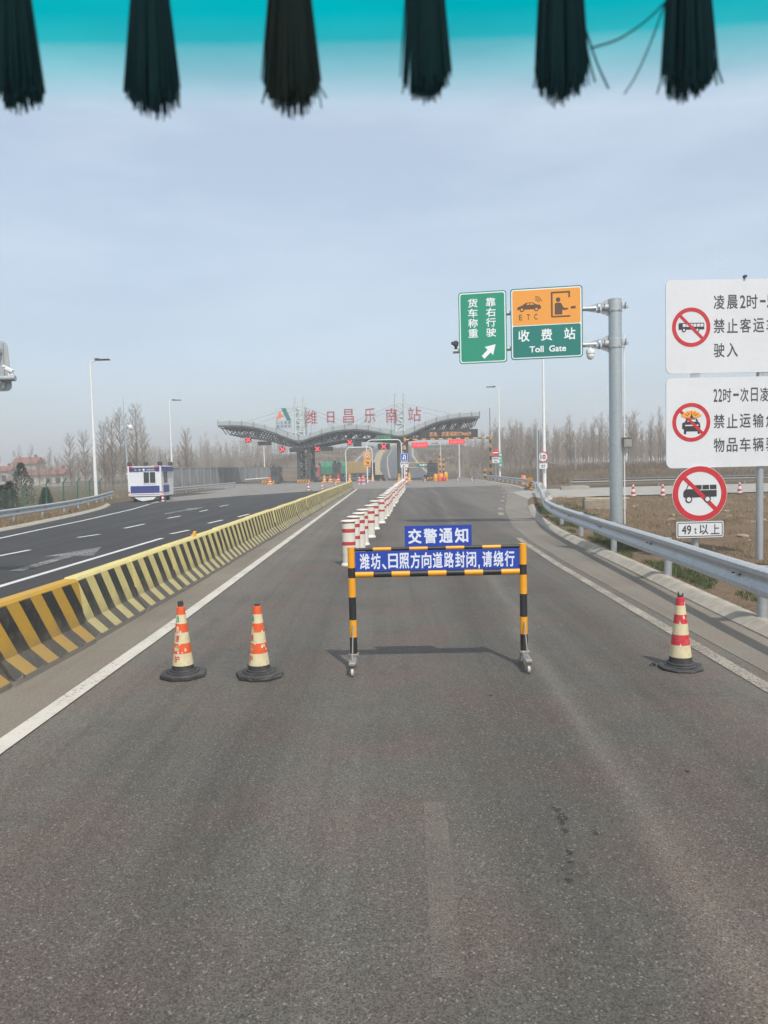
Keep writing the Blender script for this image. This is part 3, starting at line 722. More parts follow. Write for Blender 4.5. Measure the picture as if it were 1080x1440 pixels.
# ------------------------------------------------------------------ plastic bollards down the middle
def bollard_proto():
    o = thing('delineator_post', 'x', 'bollard')
    mb = MB(); W_, R_ = 0, 1
    prof = [(.185, 0, 0), (.180, .03, 0), (.150, .07, 0), (.150, .465, 0), (.153, .465, 1), (.153, .545, 1), (.150, .545, 0), (.150, .755, 0), (.153, .755, 1), (.153, .84, 1), (.150, .84, 0), (.150, .965, 0), (.150, .965, 1), (.150, .99, 1), (.172, .992, 0), (.176, 1.005, 0), (.172, 1.022, 0), (.12, 1.034, 0), (.04, 1.04, 0)]
    mb.lathe(prof, 24); mb.build('post_body', [paint('bollard_white', (.68, .65, .58), .45, 0, .35, (.35, .31, .25), 8), paint('bollard_red', (.45, .045, .045), .4, 0, .35)], o, True, 30)
    return o
bp = bollard_proto()
by = [17.4, 18.9, 20.3, 22, 24.4, 27.6, 30.6, 33.2]; 
while by[-1] < 76: by.append(by[-1] + 1.75)
for i, y in enumerate(by):
    o = bp if i == 0 else copy_tree(bp)
    o.location = (lerp(-.78, 2.05, (y - 17.6) / 59.4) + random.uniform(-.05, .05), y, .006); o.rotation_euler = (random.uniform(-.012, .012), random.uniform(-.012, .012), random.random() * 6)
    lab = 'white plastic bollard with two red bands, standing first in line behind the roadblock frame' if i == 0 else ('white plastic bollard with red bands, %s in the line from the roadblock' % ORD[i + 1] if i < 10 else 'white plastic bollard with red bands in the crowded far half of the line')
    tag(o, lab, 'bollard', 'white plastic bollards lined up along the lane')

# ------------------------------------------------------------------ guardrails
W_PROF = [(0, -.155), (.028, -.14), (.030, -.095), (-.045, -.055), (-.052, -.03), (-.02, 0), (-.052, .03), (-.045, .055), (.030, .095), (.028, .14), (0, .155)]
W_PROF = [(.035, -.155), (-.005, -.150), (-.045, -.125), (-.045, -.075), (.020, -.030), (.025, 0), (.020, .030), (-.045, .075), (-.045, .125), (-.005, .150), (.035, .155)]
M_oldrail = galv('old_rail_steel', (.20, .20, .19))
def guardrail(label, path, side, post_at, zt=.72, discs=(), name='guardrail', pstep=4.0, off=.18, rm=None):
    o = thing(name, label, 'guardrail'); pts = resample([(p[0], p[1], 0) for p in path], .8)
    wp = [(a * 1.15, z * 1.18) for a, z in W_PROF]; prof = wp + [(a + .006, z) for a, z in wp[::-1]]; mb = MB(); n = len(prof); R_ = []
    for i, p in enumerate(pts):
        t = (pts[min(i + 1, len(pts) - 1)] - pts[max(i - 1, 0)]).normalized(); nr = Vector((t.y, -t.x, 0)) * side   # away from the road
        g = max(hz(p.x, p.y), 0)
        R_.append([p + nr * a + Vector((0, 0, zt - .155 + z + (g * .6 if off < .3 else 0))) for a, z in prof])
    for r in R_: mb.v += [tuple(q) for q in r]
    for i in range(len(pts) - 1):
        for k in range(n): j = (k + 1) % n; mb.f.append([i * n + k, i * n + j, (i + 1) * n + j, (i + 1) * n + k]); mb.m.append(0)
    mb.f.append(list(range(n))); mb.f.append(list(range(len(mb.v) - n, len(mb.v)))); mb.m += [0, 0]
    # splice bolts and lap joints
    bm_ = mb.build('rail_beam', rm or M_rail, o, True, 50)
    acc = resample([(p.x, p.y, 0) for p in pts], pstep)
    for k, p in enumerate(acc):
        t = (acc[min(k + 1, len(acc) - 1)] - acc[max(k - 1, 0)]).normalized(); nr = Vector((t.y, -t.x, 0)) * side; q = p + nr * off; g = hz(q.x, q.y)
        pm = MB(); pm.tube([(q.x, q.y, g - .1), (q.x, q.y, zt - .06 + (max(g, 0) * .6 if off < .3 else 0))], .070, 12); r0 = p + nr * (off * .5)
        pm.box((r0.x, r0.y, zt - .155 + (max(g, 0) * .6 if off < .3 else 0)), (.12, off * .9, .20), 0, atan2(t.y, t.x)); bm = pm; e = p - nr * .03
        for dz in (0,):
            for dt in (-.10, .10): w_ = e + t * dt; bm.tube([w_ + nr * .045 + Vector((0, 0, zt - .155 + dz + (max(g, 0) * .6 if off < .3 else 0))), w_ + nr * .01 + Vector((0, 0, zt - .155 + dz + (max(g, 0) * .6 if off < .3 else 0)))], .009, 6, 1)
        pm.build('rail_post', [M_steel, M_dark], o, True, 40)
    for (dx, dy) in discs:
        mb = MB(); g = max(hz(dx, dy), 0) * .6 if off < .3 else 0
        mb.tube([(dx, dy - .012, zt + .12 + g), (dx, dy + .012, zt + .12 + g)], .085, 20); mb.box((dx - .09, dy + .02, zt + .05 + g), (.10, .03, .16)); mb.tube([(dx, dy + .02, zt - .1 + g), (dx, dy + .02, zt + .12 + g)], .015, 6)
        mb.build('reflector_disc', paint('reflector_pale', (.60, .55, .47), .5), o)
    return o
RAILP = [(4.2, -6), (4.3, 1), (4.4, 5), (4.55, 9.1), (4.78, 13), (4.98, 16.9), (5.22, 20.8), (5.53, 24.8), (6.2, 29.5), (7.65, 37), (8.95, 44), (10.65, 53), (11.55, 58)]
guardrail('long galvanised guardrail curving past the thick gantry pole and the white boards', RAILP, 1, None, .86, [(5.98, 27.6), (7.55, 36.0), (9.7, 47.5)], off=.34)
guardrail('guardrail leading to the toll lanes beyond the chevron marker', [(12.3, 62.5), (13.0, 67), (13.8, 75), (14.4, 90), (14.9, 110), (16, 140)], 1, None)
guardrail('guardrail in front of the green fence, running to the police cabin', [(-15.5, -5), (-15.7, 10), (-16.0, 24), (-16.3, 31), (-16.8, 36), (-17.7, 43), (-19.6, 52), (-21.6, 60), (-23.2, 66)], -1, None)
guardrail('guardrail along the foot of the grey noise wall behind the police cabin', [(-21.2, 70), (-21.0, 76), (-20.6, 90), (-20.2, 99), (-20.0, 104)], -1, None)
guardrail('distant guardrail on the far side of the side road', [(17, 69.3), (25, 69.6), (40, 70.2), (70, 72)], -1, None, rm=M_oldrail)
# chevron end marker
c = G(746, 687.5); o = thing('chevron_marker', 'yellow and black chevron marker on the rounded guardrail end', 'marker', (c.x, c.y, 0))
mb = MB()
for k in range(6): mb.prism([(-.22, .05 + k * .15), (0, .15 + k * .15), (0, .225 + k * .15), (-.22, .125 + k * .15)], -.032, -.03, 0); mb.prism([(.22, .05 + k * .15), (0, .15 + k * .15), (0, .225 + k * .15), (.22, .125 + k * .15)], -.032, -.03, 0)
mb.build('chevron', M_black, o); mb = MB(); mb.prism(rrect(-.22, 0, .22, 1.0, .04), -.028, 0); mb.tube([(0, .05, -.2), (0, .05, .6)], .05, 10); mb.build('panel', M_yel, o)
c = P(749.5, 686, 58.5); o = thing('rail_terminal', 'pale round bull-nose end cap on the near guardrail', 'rail end', (11.78, 58.4, 0))
mb = MB(); mb.lathe([(.16, .40), (.19, .42), (.19, .76), (.15, .80)], 20); mb.tube([(0, .1, -.1), (0, .1, .7)], .07, 10); mb.build('end_cap', M_steel, o, True)
c = G(733, 676); o = thing('crash_drum', 'orange anti-collision drum behind the far guardrail', 'crash barrel', (14.6, 80, 0))
mb = MB(); mb.lathe([(.30, 0, 0), (.32, .04, 0), (.29, .35, 1), (.29, .50, 0), (.26, .92, 0), (.22, 1.05, 0), (.08, 1.09, 0)], 20); mb.build('drum_body', [paint('drum_orange', (.80, .22, .05), .5), M_white], o, True)

# ------------------------------------------------------------------ overhead gantry sign
GD = 26.0
pb = P(867, 745, GD); gx = P(866, 600, GD).x; ptop = P(866, 420, GD).z
gan = thing('overhead_sign', 'thick steel gantry pole holding green and orange toll gate sign panels over the road', 'road sign', (gx, GD, 0), RAD(-9.5))
mb = MB(); mb.lathe([(.30, .0), (.30, .06), (.215, .07), (.215, ptop - .02), (.19, ptop)], 28, c=(0, 0, 0)); mb.build('pole', M_pole, gan, True)
k = GD / F_PX
def gx_(px):
    d = ray(px, 455); r = d.x / d.y; s9, c9 = sin(RAD(9.5)), cos(RAD(9.5))
    return -((gx - r * (GD - .14)) / (c9 + r * s9))
def gz_(py, px): return P(px, py, GD * (1 + (866 - px) * .00015)).z
zu, zl = gz_(432, 866), gz_(483, 866)
for z, xe in ((zu, gx_(652)), (zl, gx_(637))):
    mb = MB(); mb.tube([(-.62, 0, z), (xe, 0, z)], .075, 14)
    mb.tube([(-.42, 0, z), (-.215, 0, z)], [.10, .13], 14)
    mb.lathe([(.0, 0)] * 0 or [(.01, 0), (.01, .0)], 3) if False else None
    for xx in (-.54, -.505): mb.tube([(xx - .012, 0, z), (xx + .012, 0, z)], .165, 18)
    for sg in (-1, 1):
        mb.prism([(-.55, z + sg * .07), (-.95, z + sg * .07), (-.55, z + sg * .16)], -.008, .008)
        mb.prism([(-.49, z + sg * .07), (-.49, z + sg * .16), (-.20, z + sg * .30), (-.20, z + sg * .07)], -.008, .008)
    mb.build('cantilever_arm', M_steel, gan, True, 30)
    mb = MB(); mb.lathe([(.225, z - .16), (.235, z - .15), (.235, z + .15), (.225, z + .16)], 28); mb.box((0, 0, z), (.86, .06, .10), 0, 0, .01); mb.box((0, 0, z - .1), (.30, .46, .02))
    for sx in (-.34, .34): mb.box((sx, 0, z + .04), (.02, .36, .2)); 
    mb.build('clamp', M_steel, gan, True, 30)
def sign_face(name, x0, x1, z0, z1, field, parent, inset=.035, line=.035, rad=.10, border=None, y=-.14):
    mb = MB(); mb.prism(rrect(x0, z0, x1, z1, rad), y, y + .03); p_ = mb.build(name, border or field, parent)
    mb = MB(); mb.prism(rrect(x0 + inset, z0 + inset, x1 - inset, z1 - inset, rad * .85), y - .003, y - .0005); mb.build('border_line', M_letw2, p_)
    return p_, (x0 + inset + line, z0 + inset + line, x1 - inset - line, z1 - inset - line), y - .006
# freight sign
x0, x1 = gx_(646), gx_(713.5); z1, z0 = gz_(411, 680), gz_(511.5, 680)
p_, (a, b, c_, d), yy = sign_face('freight_sign', x0, x1, z0, z1, M_green, gan)
mb = MB(); mb.prism(rrect(a, b, c_, d, .07), yy, yy + .0025); mb.build('sign_field', M_green, p_)
mb = MB(); w_, h_ = x1 - x0, z1 - z0
for col, xx in (('靠右行驶', .675), ('货车称重', .30)):
    for i, ch in enumerate(col): mb.text(ch, x0 + w_ * xx, z0 + h_ * (.845 - i * .14), w_ * .205, h_ * .122, yy, 0, .014, .003)
    mb.build('text_column', M_letw2, p_); mb = MB()
ax, az = x0 + w_ * .47, z0 + h_ * .06; s_ = w_ * .30
mb.prism([(ax + s_ * q, az + s_ * r) for q, r in ((0, .20), (.20, 0), (.62, .42), (.80, .24), (.98, .98), (.22, .82), (.42, .62))], yy - .003, yy)
mb.build('arrow_symbol', M_letw2, p_)
# toll gate sign
x0, x1 = gx_(719), gx_(820.5); z1, z0 = gz_(405, 770), gz_(505, 770)
p_, (a, b, c_, d), yy = sign_face('toll_gate_sign', x0, x1, z0, z1, M_green2, gan)
zm = lerp(b, d, .475)
mb = MB(); mb.prism(rrect(a, b, c_, zm - .015, .05), yy, yy + .0025); mb.build('sign_field', M_green2, p_)
mb = MB(); mb.prism(rrect(a, zm + .015, c_, d, .05), yy, yy + .0025); mb.build('orange_field', M_amber, p_)
w_, h_ = c_ - a, d - b; X = lambda q: a + w_ * q; Z = lambda q: b + h_ * q
mb = MB()
for ch, q in (('收', .165), ('费', .50), ('站', .84)): mb.text(ch, X(q), Z(.325), w_ * .165, h_ * .175, yy, 0, .016, .003)
mb.build('text_row', M_letw2, p_); mb = MB(); mb.text('Toll', X(.35), Z(.115), w_ * .21, h_ * .095, yy, 0, .020, .003); mb.text('Gate', X(.66), Z(.115), w_ * .25, h_ * .095, yy, 0, .020, .003)
mb.build('text_row', M_letw2, p_)
mb = MB()
for ch, q in (('E', .12), ('T', .235), ('C', .345)): mb.text(ch, X(q), Z(.60), w_ * .048, h_ * .085, yy, 0, .01, .003)
car = [(.07, .715), (.075, .755), (.14, .775), (.20, .815), (.30, .818), (.35, .785), (.41, .775), (.425, .735), (.42, .715)]
mb.prism([(X(p), Z(q)) for p, q in car], yy - .003, yy)
for q in (.14, .355): mb.prism(circ(X(q), Z(.715), w_ * .034, 18), yy - .0045, yy)
for q in (.06, .095, .13):
    for i in range(4):
        g0, g1 = RAD(15 + i * 18), RAD(15 + (i + 1) * 18); cx_, cz_ = X(.335), Z(.80); r0, r1 = w_ * q * .75, w_ * (q * .75 + .010)
        mb.prism([(cx_ + r0 * cos(g0), cz_ + r0 * sin(g0)), (cx_ + r1 * cos(g0), cz_ + r1 * sin(g0)), (cx_ + r1 * cos(g1), cz_ + r1 * sin(g1)), (cx_ + r0 * cos(g1), cz_ + r0 * sin(g1))], yy - .003, yy)
mb.prism([(X(.57), Z(.955)), (X(.57), Z(.575)), (X(.85), Z(.575)), (X(.85), Z(.597)), (X(.595), Z(.597)), (X(.595), Z(.93)), (X(.825), Z(.93)), (X(.825), Z(.86)), (X(.85), Z(.86)), (X(.85), Z(.955))], yy - .003, yy)
mb.prism(circ(X(.675), Z(.835), w_ * .034, 18), yy - .003, yy)
mb.prism([(X(.625), Z(.615)), (X(.735), Z(.615)), (X(.735), Z(.685)), (X(.75), Z(.675)), (X(.82), Z(.685)), (X(.82), Z(.705)), (X(.755), Z(.712)), (X(.72), Z(.78)), (X(.70), Z(.79)), (X(.64), Z(.79)), (X(.625), Z(.77))], yy - .003, yy)
mb.prism([(X(.86), Z(.69)), (X(.93), Z(.695)), (X(.93), Z(.73)), (X(.86), Z(.725))], yy - .003, yy)
mb.build('toll_pictogram', M_brown, p_)
mb = MB()
for q in (.14, .355): mb.prism(circ(X(q), Z(.715), w_ * .018, 14), yy - .006, yy - .004)
mb.prism([(X(.205), Z(.782)), (X(.225), Z(.806)), (X(.25), Z(.806)), (X(.25), Z(.782))], yy - .006, yy - .003); mb.prism([(X(.262), Z(.782)), (X(.262), Z(.806)), (X(.295), Z(.806)), (X(.325), Z(.782))], yy - .006, yy - .003)
mb.build('pictogram_window', M_amber, p_)
# cameras and box
xx = gx_(641); o = MB(); o.lathe([(.05, zl + .07), (.05, zl + .17), (.085, zl + .18), (.085, zl + .32), (.05, zl + .36)], 14, c=(xx, 0, 0)); o.box((xx - .03, -.03, zl + .27), (.24, .12, .11), 0, .4, .02); o.build('camera_head', M_dark, gan)
xx = gx_(831.5); o = MB(); o.lathe([(.03, zl - .05), (.03, zl - .14), (.13, zl - .16), (.15, zl - .22), (.145, zl - .30), (.12, zl - .31), (.13, zl - .33), (.125, zl - .40), (.085, zl - .47), (.02, zl - .50)][::-1], 20, c=(xx, 0, 0)); o.build('dome_camera', M_white, gan, True)
zc = gz_(623, 877); mb = MB(); mb.box((.36, -.1, zc), (.26, .22, .34), 0, 0, .02); mb.box((.36, -.1, zc + .18), (.32, .28, .02)); mb.box((.36, -.215, zc), (.17, .012, .22)); mb.build('control_box', paint('box_grey', (.30, .30, .28), .5), gan)
mb = MB(); mb.tube([(.28, -.02, ptop - 1.2), (.28, -.02, zc - .5), (.32, -.05, zc - .6), (.36, -.08, zc - .2)], .022, 8); mb.tube([(.27, -.02, zc - .3), (.27, -.02, .1)], .02, 8); mb.build('conduit', M_white, gan, True)

# ------------------------------------------------------------------ white regulation boards
BDp = 16.4
c = P(984, 700, BDp); bx = c.x; k = BDp / F_PX
X = lambda px: (px - 984) * k
Zp = lambda py, px=1010: P(px, py, BDp).z
bd = thing('regulation_board', 'two large white regulation boards above a round truck ban sign on grey posts', 'road sign', (bx, BDp, 0), RAD(2.0))
for px in (980, 1073):
    mb = MB(); mb.tube([(X(px), .09, hz(bx + X(px), BDp) - .2), (X(px), .09, Zp(400, px))], .075 if px > 1000 else .075, 16); mb.build('post', M_steel, bd, True)
def ban_disc(cx, cz, r, y, parent, name='ban_ring', slash=True):
    mb = MB(); mb.ring(cx, cz, r * .80, r, y - .004, y, 0, 48)
    s = r * .80
    if slash: mb.prism(bar(cx - s * .70, cz + s * .72, cx + s * .72, cz - s * .70, r * .145), y - .0062, y - .0040)
    return mb.build(name, M_red, parent)
for nm, zt_, zb_ in (('upper_board', Zp(393), Zp(524.5)), ('lower_board', Zp(530.5), Zp(657))):
    mb = MB(); mb.prism(rrect(X(936), zb_, X(1124), zt_, .13), -.02, .008); p_ = mb.build(nm, M_signw, bd)
    mb = MB(); mb.box((X(1030), .012, zb_ + .35), (X(1115) - X(945), .03, .06)); mb.box((X(1030), .012, zt_ - .35), (X(1115) - X(945), .03, .06)); mb.build('stiffener', M_steel, p_)
    mb = MB(); yt = -.0205; cw = X(1019) - X(1003); row = cw * 1.06
    if nm == 'upper_board':
        rows = (('凌晨2时-5时', Zp(425)), ('禁止客运车辆', Zp(458.5)), ('驶入', Zp(492.5))); zc = Zp(459.5); cz0 = zc
    else:
        rows = (('22时-次日凌晨', Zp(556)), ('禁止运输危化', Zp(592.5)), ('物品车辆驶入', Zp(626))); zc = Zp(593)
    for T, z in rows:
        x = X(1003)
        for i, ch in enumerate(T):
            narrow = ch in '256-0' 
            w_ = cw * (.50 if narrow and '22' not in T and ch != '-' else .36 if narrow and ch != '-' else .55 if ch == '-' else (.76 if '22' in T else 1))
            if ch == '-': mb.prism([(x + w_ * .05, z - .02), (x + w_ * .95, z - .02), (x + w_ * .95, z + .03), (x + w_ * .05, z + .03)], yt - .002, yt)
            else: mb.text(ch, x + w_ / 2, z, w_ * (.80 if ch == '日' else .96), cw * (1.12 if narrow else 1.22), yt, 0, .012, .002)
            x += w_ * 1.165
        mb.build('text_row', paint('letter_grey', (.06, .062, .07), .55, 0, .1), p_); mb = MB()
    cx_ = X(971.5); r = X(998.5) - X(971.5)
    ban_disc(cx_, zc, r, yt, p_)
    mb = MB(); U = r
    if nm == 'upper_board':
        q = [(-.66, -.12), (-.66, .18), (-.60, .22), (.66, .22), (.68, .18), (.68, -.12)]
        mb.prism([(cx_ + a * U, zc + b * U) for a, b in q], yt - .003, yt)
        for a in (-.38, .32): mb.prism(circ(cx_ + a * U, zc - .14 * U, .11 * U, 16), yt - .0045, yt)
        mb.build('bus_pictogram', M_ink, p_)
        mb = MB()
        for a in range(6): mb.prism([(cx_ + (-.44 + a * .185) * U, zc + .02 * U), (cx_ + (-.29 + a * .185) * U, zc + .02 * U), (cx_ + (-.29 + a * .185) * U, zc + .17 * U), (cx_ + (-.44 + a * .185) * U, zc + .17 * U)], yt - .0055, yt - .0032)
        for a in (-.38, .32): mb.prism(circ(cx_ + a * U, zc - .14 * U, .055 * U, 14), yt - .0065, yt - .0047)
        mb.build('pictogram_window', M_signw, p_)
    else:
        q = [(-.50, .02), (-.52, -.25), (-.42, -.32), (-.42, -.55), (-.30, -.55), (-.30, -.42), (.30, -.42), (.30, -.55), (.42, -.55), (.42, -.32), (.45, -.2), (.42, .0), (.34, .06), (.26, .24), (-.28, .24), (-.38, .06)]
        mb.prism([(cx_ + (a + .03) * U, zc + (b - .05) * U) for a, b in q], yt - .003, yt)
        mb.build('car_pictogram', M_ink, p_)
        mb = MB(); mb.prism([(cx_ + (a + .03) * U, zc + (b - .05) * U) for a, b in ((-.24, .08), (-.20, .19), (.19, .19), (.23, .08))], yt - .0045, yt - .0032); mb.prism([(cx_ + (a + .03) * U, zc + (b - .05) * U) for a, b in ((-.36, -.08), (.34, -.08), (.34, -.14), (-.36, -.14))], yt - .0045, yt - .0032); mb.build('pictogram_window', M_signw, p_)
        mb = MB(); fl = []
        for i in range(15):
            g = RAD(12 + i * 156 / 14); rr = .52 + .055 * (i % 2); fl.append((cx_ + (rr * cos(g)) * U, zc + (.22 + rr * .70 * sin(g)) * U))
        mb.prism(fl + [(cx_ - .14 * U, zc + .22 * U), (cx_ + .16 * U, zc + .22 * U)], yt - .007, yt - .0002); mb.build('fire_pictogram', M_amber, p_)
        mb = MB()
        for g in (35, 60, 90, 120, 145): mb.prism(bar(cx_ + .22 * U * cos(RAD(g)), zc + (.24 + .16 * sin(RAD(g))) * U, cx_ + .40 * U * cos(RAD(g)), zc + (.24 + .30 * sin(RAD(g))) * U, .03 * U), yt - .0085, yt - .0072)
        mb.prism([(cx_ - .10 * U, zc + .22 * U), (cx_ + .11 * U, zc + .22 * U), (cx_ + .02 * U, zc + .42 * U)], yt - .0085, yt - .0072); mb.build('flame_core', M_ink, p_)
for px in (978, 1075):
    mb = MB(); mb.box((X(px), .0, (Zp(524.5) + Zp(530.5)) / 2), (.20, .02, .16)); mb.build('clamp_band', M_steel, bd)
cx_, cz_, r = X(982), Zp(694, 982), X(1021) - X(982)
mb = MB(); mb.prism(circ(cx_, cz_, r, 48), -.065, -.045); p_ = mb.build('truck_ban_disc', M_signw, bd)
ban_disc(cx_, cz_, r * .985, -.0655, p_)
mb = MB(); yt = -.0655; U = r; pos = lambda q: [(cx_ + a * U, cz_ + b * U) for a, b in q]
mb.prism(pos([(-.60, -.08), (-.60, .05), (-.55, .14), (-.50, .16), (-.44, .32), (-.22, .34), (-.20, .12), (.62, .12), (.62, -.12), (-.56, -.14)]), yt - .003, yt)
for a in (-.17, .10, .37): mb.prism(pos([(a, .15), (a + .24, .15), (a + .24, .31), (a, .31)]), yt - .003, yt)
for a in (-.40, .28): mb.prism(circ(cx_ + a * U, cz_ - .20 * U, .125 * U, 20), yt - .0075, yt)
mb.build('truck_pictogram', M_ink, p_)
mb = MB()
for a in (-.40, .28): mb.prism(circ(cx_ + a * U, cz_ - .20 * U, .082 * U, 20), yt - .0095, yt - .0077)
mb.prism(pos([(-.47, .17), (-.41, .29), (-.26, .30), (-.25, .17)]), yt - .005, yt - .0032)
mb.build('pictogram_window', M_signw, p_)
za, zb_ = Zp(733, 982), Zp(755.5, 982); xa, xb = X(949), X(1016)
mb = MB(); mb.prism(rrect(xa, zb_, xb, za, .035), -.065, -.045); p_ = mb.build('weight_plate', M_signw, bd)
mb = MB(); mb.prism(rrect(xa + .02, zb_ + .02, xb - .02, za - .02, .03), -.0665, -.0652); mb.build('plate_line', M_ink, p_)
mb = MB(); mb.prism(rrect(xa + .038, zb_ + .038, xb - .038, za - .038, .02), -.068, -.0667); mb.build('plate_field', M_signw, p_)
mb = MB(); h_ = za - zb_
for T, q, w_, hh in (('49', .21, .20, .56), ('t', .40, .05, .38), ('以', .58, .19, .62), ('上', .82, .19, .62)): mb.text(T, lerp(xa, xb, q), (za + zb_) / 2 - (h_ * .07 if T == 't' else 0), (xb - xa) * w_, h_ * hh, -.0682, 0, .012, .002)
mb.build('plate_lettering', M_ink, p_)
mb = MB(); mb.tube([(X(1047), 0, Zp(393)), (X(1047), 0, Zp(391)), (X(1047.6), 0, Zp(388.5))], .016, 6); mb.box((X(1047.2), -.02, Zp(389.5)), (.05, .09, .05)); 
bird = mb.build('board_bolt', M_dark, bd)

# ------------------------------------------------------------------ overhead sign seen from behind, cut by the left edge
D = 15.5; k = D / F_PX; c = P(-70, 520, D)
o = thing('overhead_sign', 'back of a grey overhead sign and pipe arm poking in at the frame edge', 'road sign', (c.x, D, 0), 0)
X = lambda px: (px + 70) * k
mb = MB(); mb.tube([(0, .25, 0), (0, .25, P(-70, 470, D).z)], .17, 20); mb.build('pole', M_steel, o, True)
za, zb_ = P(5, 479, D).z, P(10, 550, D).z
mb = MB(); q = rrect(X(-62), zb_, X(14), za, .12); q = [(x + (za - z) * .06 - .05, z) for x, z in q]; mb.prism(q, -.0, .02); pn = mb.build('sign_panel', paint('panel_back', (.42, .45, .44), .5, .2, .25), o)
mb = MB()
for px in (-45, -20, 4): mb.box((X(px), -.022, (za + zb_) / 2), (.06, .04, za - zb_ - .1))
mb.build('stiffener', M_steel, pn)
z = P(20, 533, D).z; mb = MB(); mb.tube([(0, -.12, z), (X(24), -.12, z)], .058, 18); mb.tube([(X(23), -.12, z), (X(24.15), -.12, z)], .045, 16); mb.tube([(0, -.12, z + .55), (X(6), -.12, z + .55)], .05, 14); mb.build('cantilever_arm', M_steel, o, True, 30)
mb = MB(); mb.box((X(16.5), -.14, z + .17), (.17, .07, .07), 0, 0, .01, Matrix.Rotation(RAD(28), 4, 'Y')); mb.box((X(10.5), -.16, z + .235), (.06, .05, .05), 0, 0, .008); mb.box((X(16), -.13, z + .09), (.03, .03, .12)); mb.box((X(20), -.13, z + .08), (.05, .05, .06)); mb.build('camera_head', M_white, o)

# ------------------------------------------------------------------ lamp posts, poles
def lamp(px, pyb, pyt, D, label, arm=-1, h=None):
    b = P(px, pyb, D); t = P(px, pyt, D); g = hz(b.x, D); H = t.z - g
    o = thing('street_lamp', label, 'street lamp', (b.x, D, g), 0, 'white street lamps around the plaza')
    mb = MB(); mb.tube([(0, 0, -.2), (0, 0, H * .5), (0, 0, H)], [.16, .125, .08], 12); mb.lathe([(.26, 0), (.26, .05), (.18, .06)], 12); mb.build('pole', M_white, o, True)
    mb = MB(); mb.tube([(0, 0, H - .05), (arm * .35, 0, H + .05), (arm * .9, 0, H + .12)], [.06, .05, .04], 8); mb.build('arm', M_white, o, True)
    mb = MB(); mb.box((arm * 1.1 - .0, 0, H + .12), (1.25, .42, .12), 0, 0, .04); mb.box((arm * .62, 0, H + .2), (.4, .3, .1), 0, 0, .03); mb.build('lamp_head', M_dark, o)
    return o
lamp(135.5, 703, 508, 68, 'tall white street lamp behind the guardrail, left of the police cabin', 1)
lamp(243, 690, 564, 112, 'white street lamp rising behind the police cabin by the noise wall', 1)
lamp(703, 668, 545, 109, 'white street lamp carrying a small green plate beside the no entry sign', -1)
lamp(766, 690, 478, 66, 'tall white street lamp behind the round speed limit sign', -1)
lamp(646, 657, 596, 150, 'slim white lamp post beyond the toll lanes, right of the message board', -1)
lamp(372, 658, 626, 175, 'slim white lamp post behind the noise wall under the canopy wing', 1)
lamp(620, 664, 624, 150, 'slim pale lamp post beside the yellow toll island', -1)
o = thing('camera_mast', 'grey surveillance mast with a white camera behind the police cabin', 'camera mast', (P(181, 660, 78).x, 78, -.3)); H = P(176, 596, 78).z + .3
mb = MB(); mb.tube([(0, 0, 0), (-.25, 0, H)], [.14, .09], 12); mb.tube([(-.25, 0, H), (-.26, 0, H + 2.6)], .03, 6); mb.build('pole', M_pole, o, True); mb = MB(); mb.tube([(-.25, 0, H - .3), (.3, 0, H - .1)], .04, 6); mb.lathe([(.05, H - .62), (.22, H - .5), (.24, H - .3), (.1, H - .12)], 14, c=(.35, 0, 0)); mb.build('camera_head', M_white, o, True)
c = P(756, 690, 63); o = thing('steel_column', 'bare grey steel column standing beside the tall lamp post', 'pole', (c.x, 63, hz(c.x, 63))); H = P(755, 604, 63).z
mb = MB(); mb.box((0, 0, H / 2), (.10, .30, H)); mb.box((.14, 0, H / 2), (.02, .30, H)); mb.box((.07, 0, H / 2), (.14, .02, H - .02)); mb.build('column_section', M_pole, o); mb = MB(); mb.box((.05, 0, .03), (.6, .6, .06), 0, 0, .02); mb.build('base_plate', M_curb, o)
c = P(809, 660, 95); o = thing('utility_pole', 'short grey concrete utility pole before the bare tree plantation', 'pole', (c.x, 95, hz(c.x, 95))); H = P(808.5, 622, 95).z - hz(c.x, 95)
mb = MB(); mb.tube([(0, 0, -.2), (0, 0, H)], [.17, .12], 10); mb.build('shaft', M_wallc, o, True); mb = MB(); mb.box((0, 0, H - .5), (.6, .08, .08)); mb.build('crossarm', M_steel, o)
# speed limit
c = P(765, 650, 65.3); zc = P(763.5, 642.5, 65.3).z
def round_sign(name, label, px, py, D, r, plate, pole, draw):
    c = P(px, py, D); o = thing(name, label, 'road sign', (c.x, D, 0)); mb = MB(); mb.prism(circ(0, c.z, r, 40), -.03, -.01); p_ = mb.build('sign_disc', M_signw, o); draw(p_, c.z, r)
    if plate:
        (x0, z0, x1, z1, rows) = plate; mb = MB(); mb.prism(rrect(x0, c.z + z0, x1, c.z + z1, .04), -.03, -.01); q = mb.build('plate', M_signw, o); mb = MB()
        for i, T in enumerate(rows):
            zz = c.z + lerp(z1, z0, (i + .5) / len(rows)); mb.text(T, (x0 + x1) / 2, zz, (x1 - x0) * (.8 if len(T) > 2 else .5), (z1 - z0) / len(rows) * .6, -.031, 0, .02, .003)
        mb.build('plate_lettering', M_ink, q)
    if pole: mb = MB(); mb.tube([(0, .04, hz(c.x, D)), (0, .04, c.z + r * .7)], .05, 10); mb.build('post', M_steel, o, True)
    else: mb = MB(); mb.box((0, .09, c.z), (.3, .2, .06)); mb.build('bracket', M_steel, o)
    return o
def d10(p_, z, r):
    mb = MB(); mb.ring(0, z, r * .80, r, -.034, -.030); mb.build('sign_ring', M_red, p_); mb = MB(); mb.text('10', 0, z, r * .95, r * .85, -.031, 0, .03, .003); mb.build('sign_number', M_ink, p_)
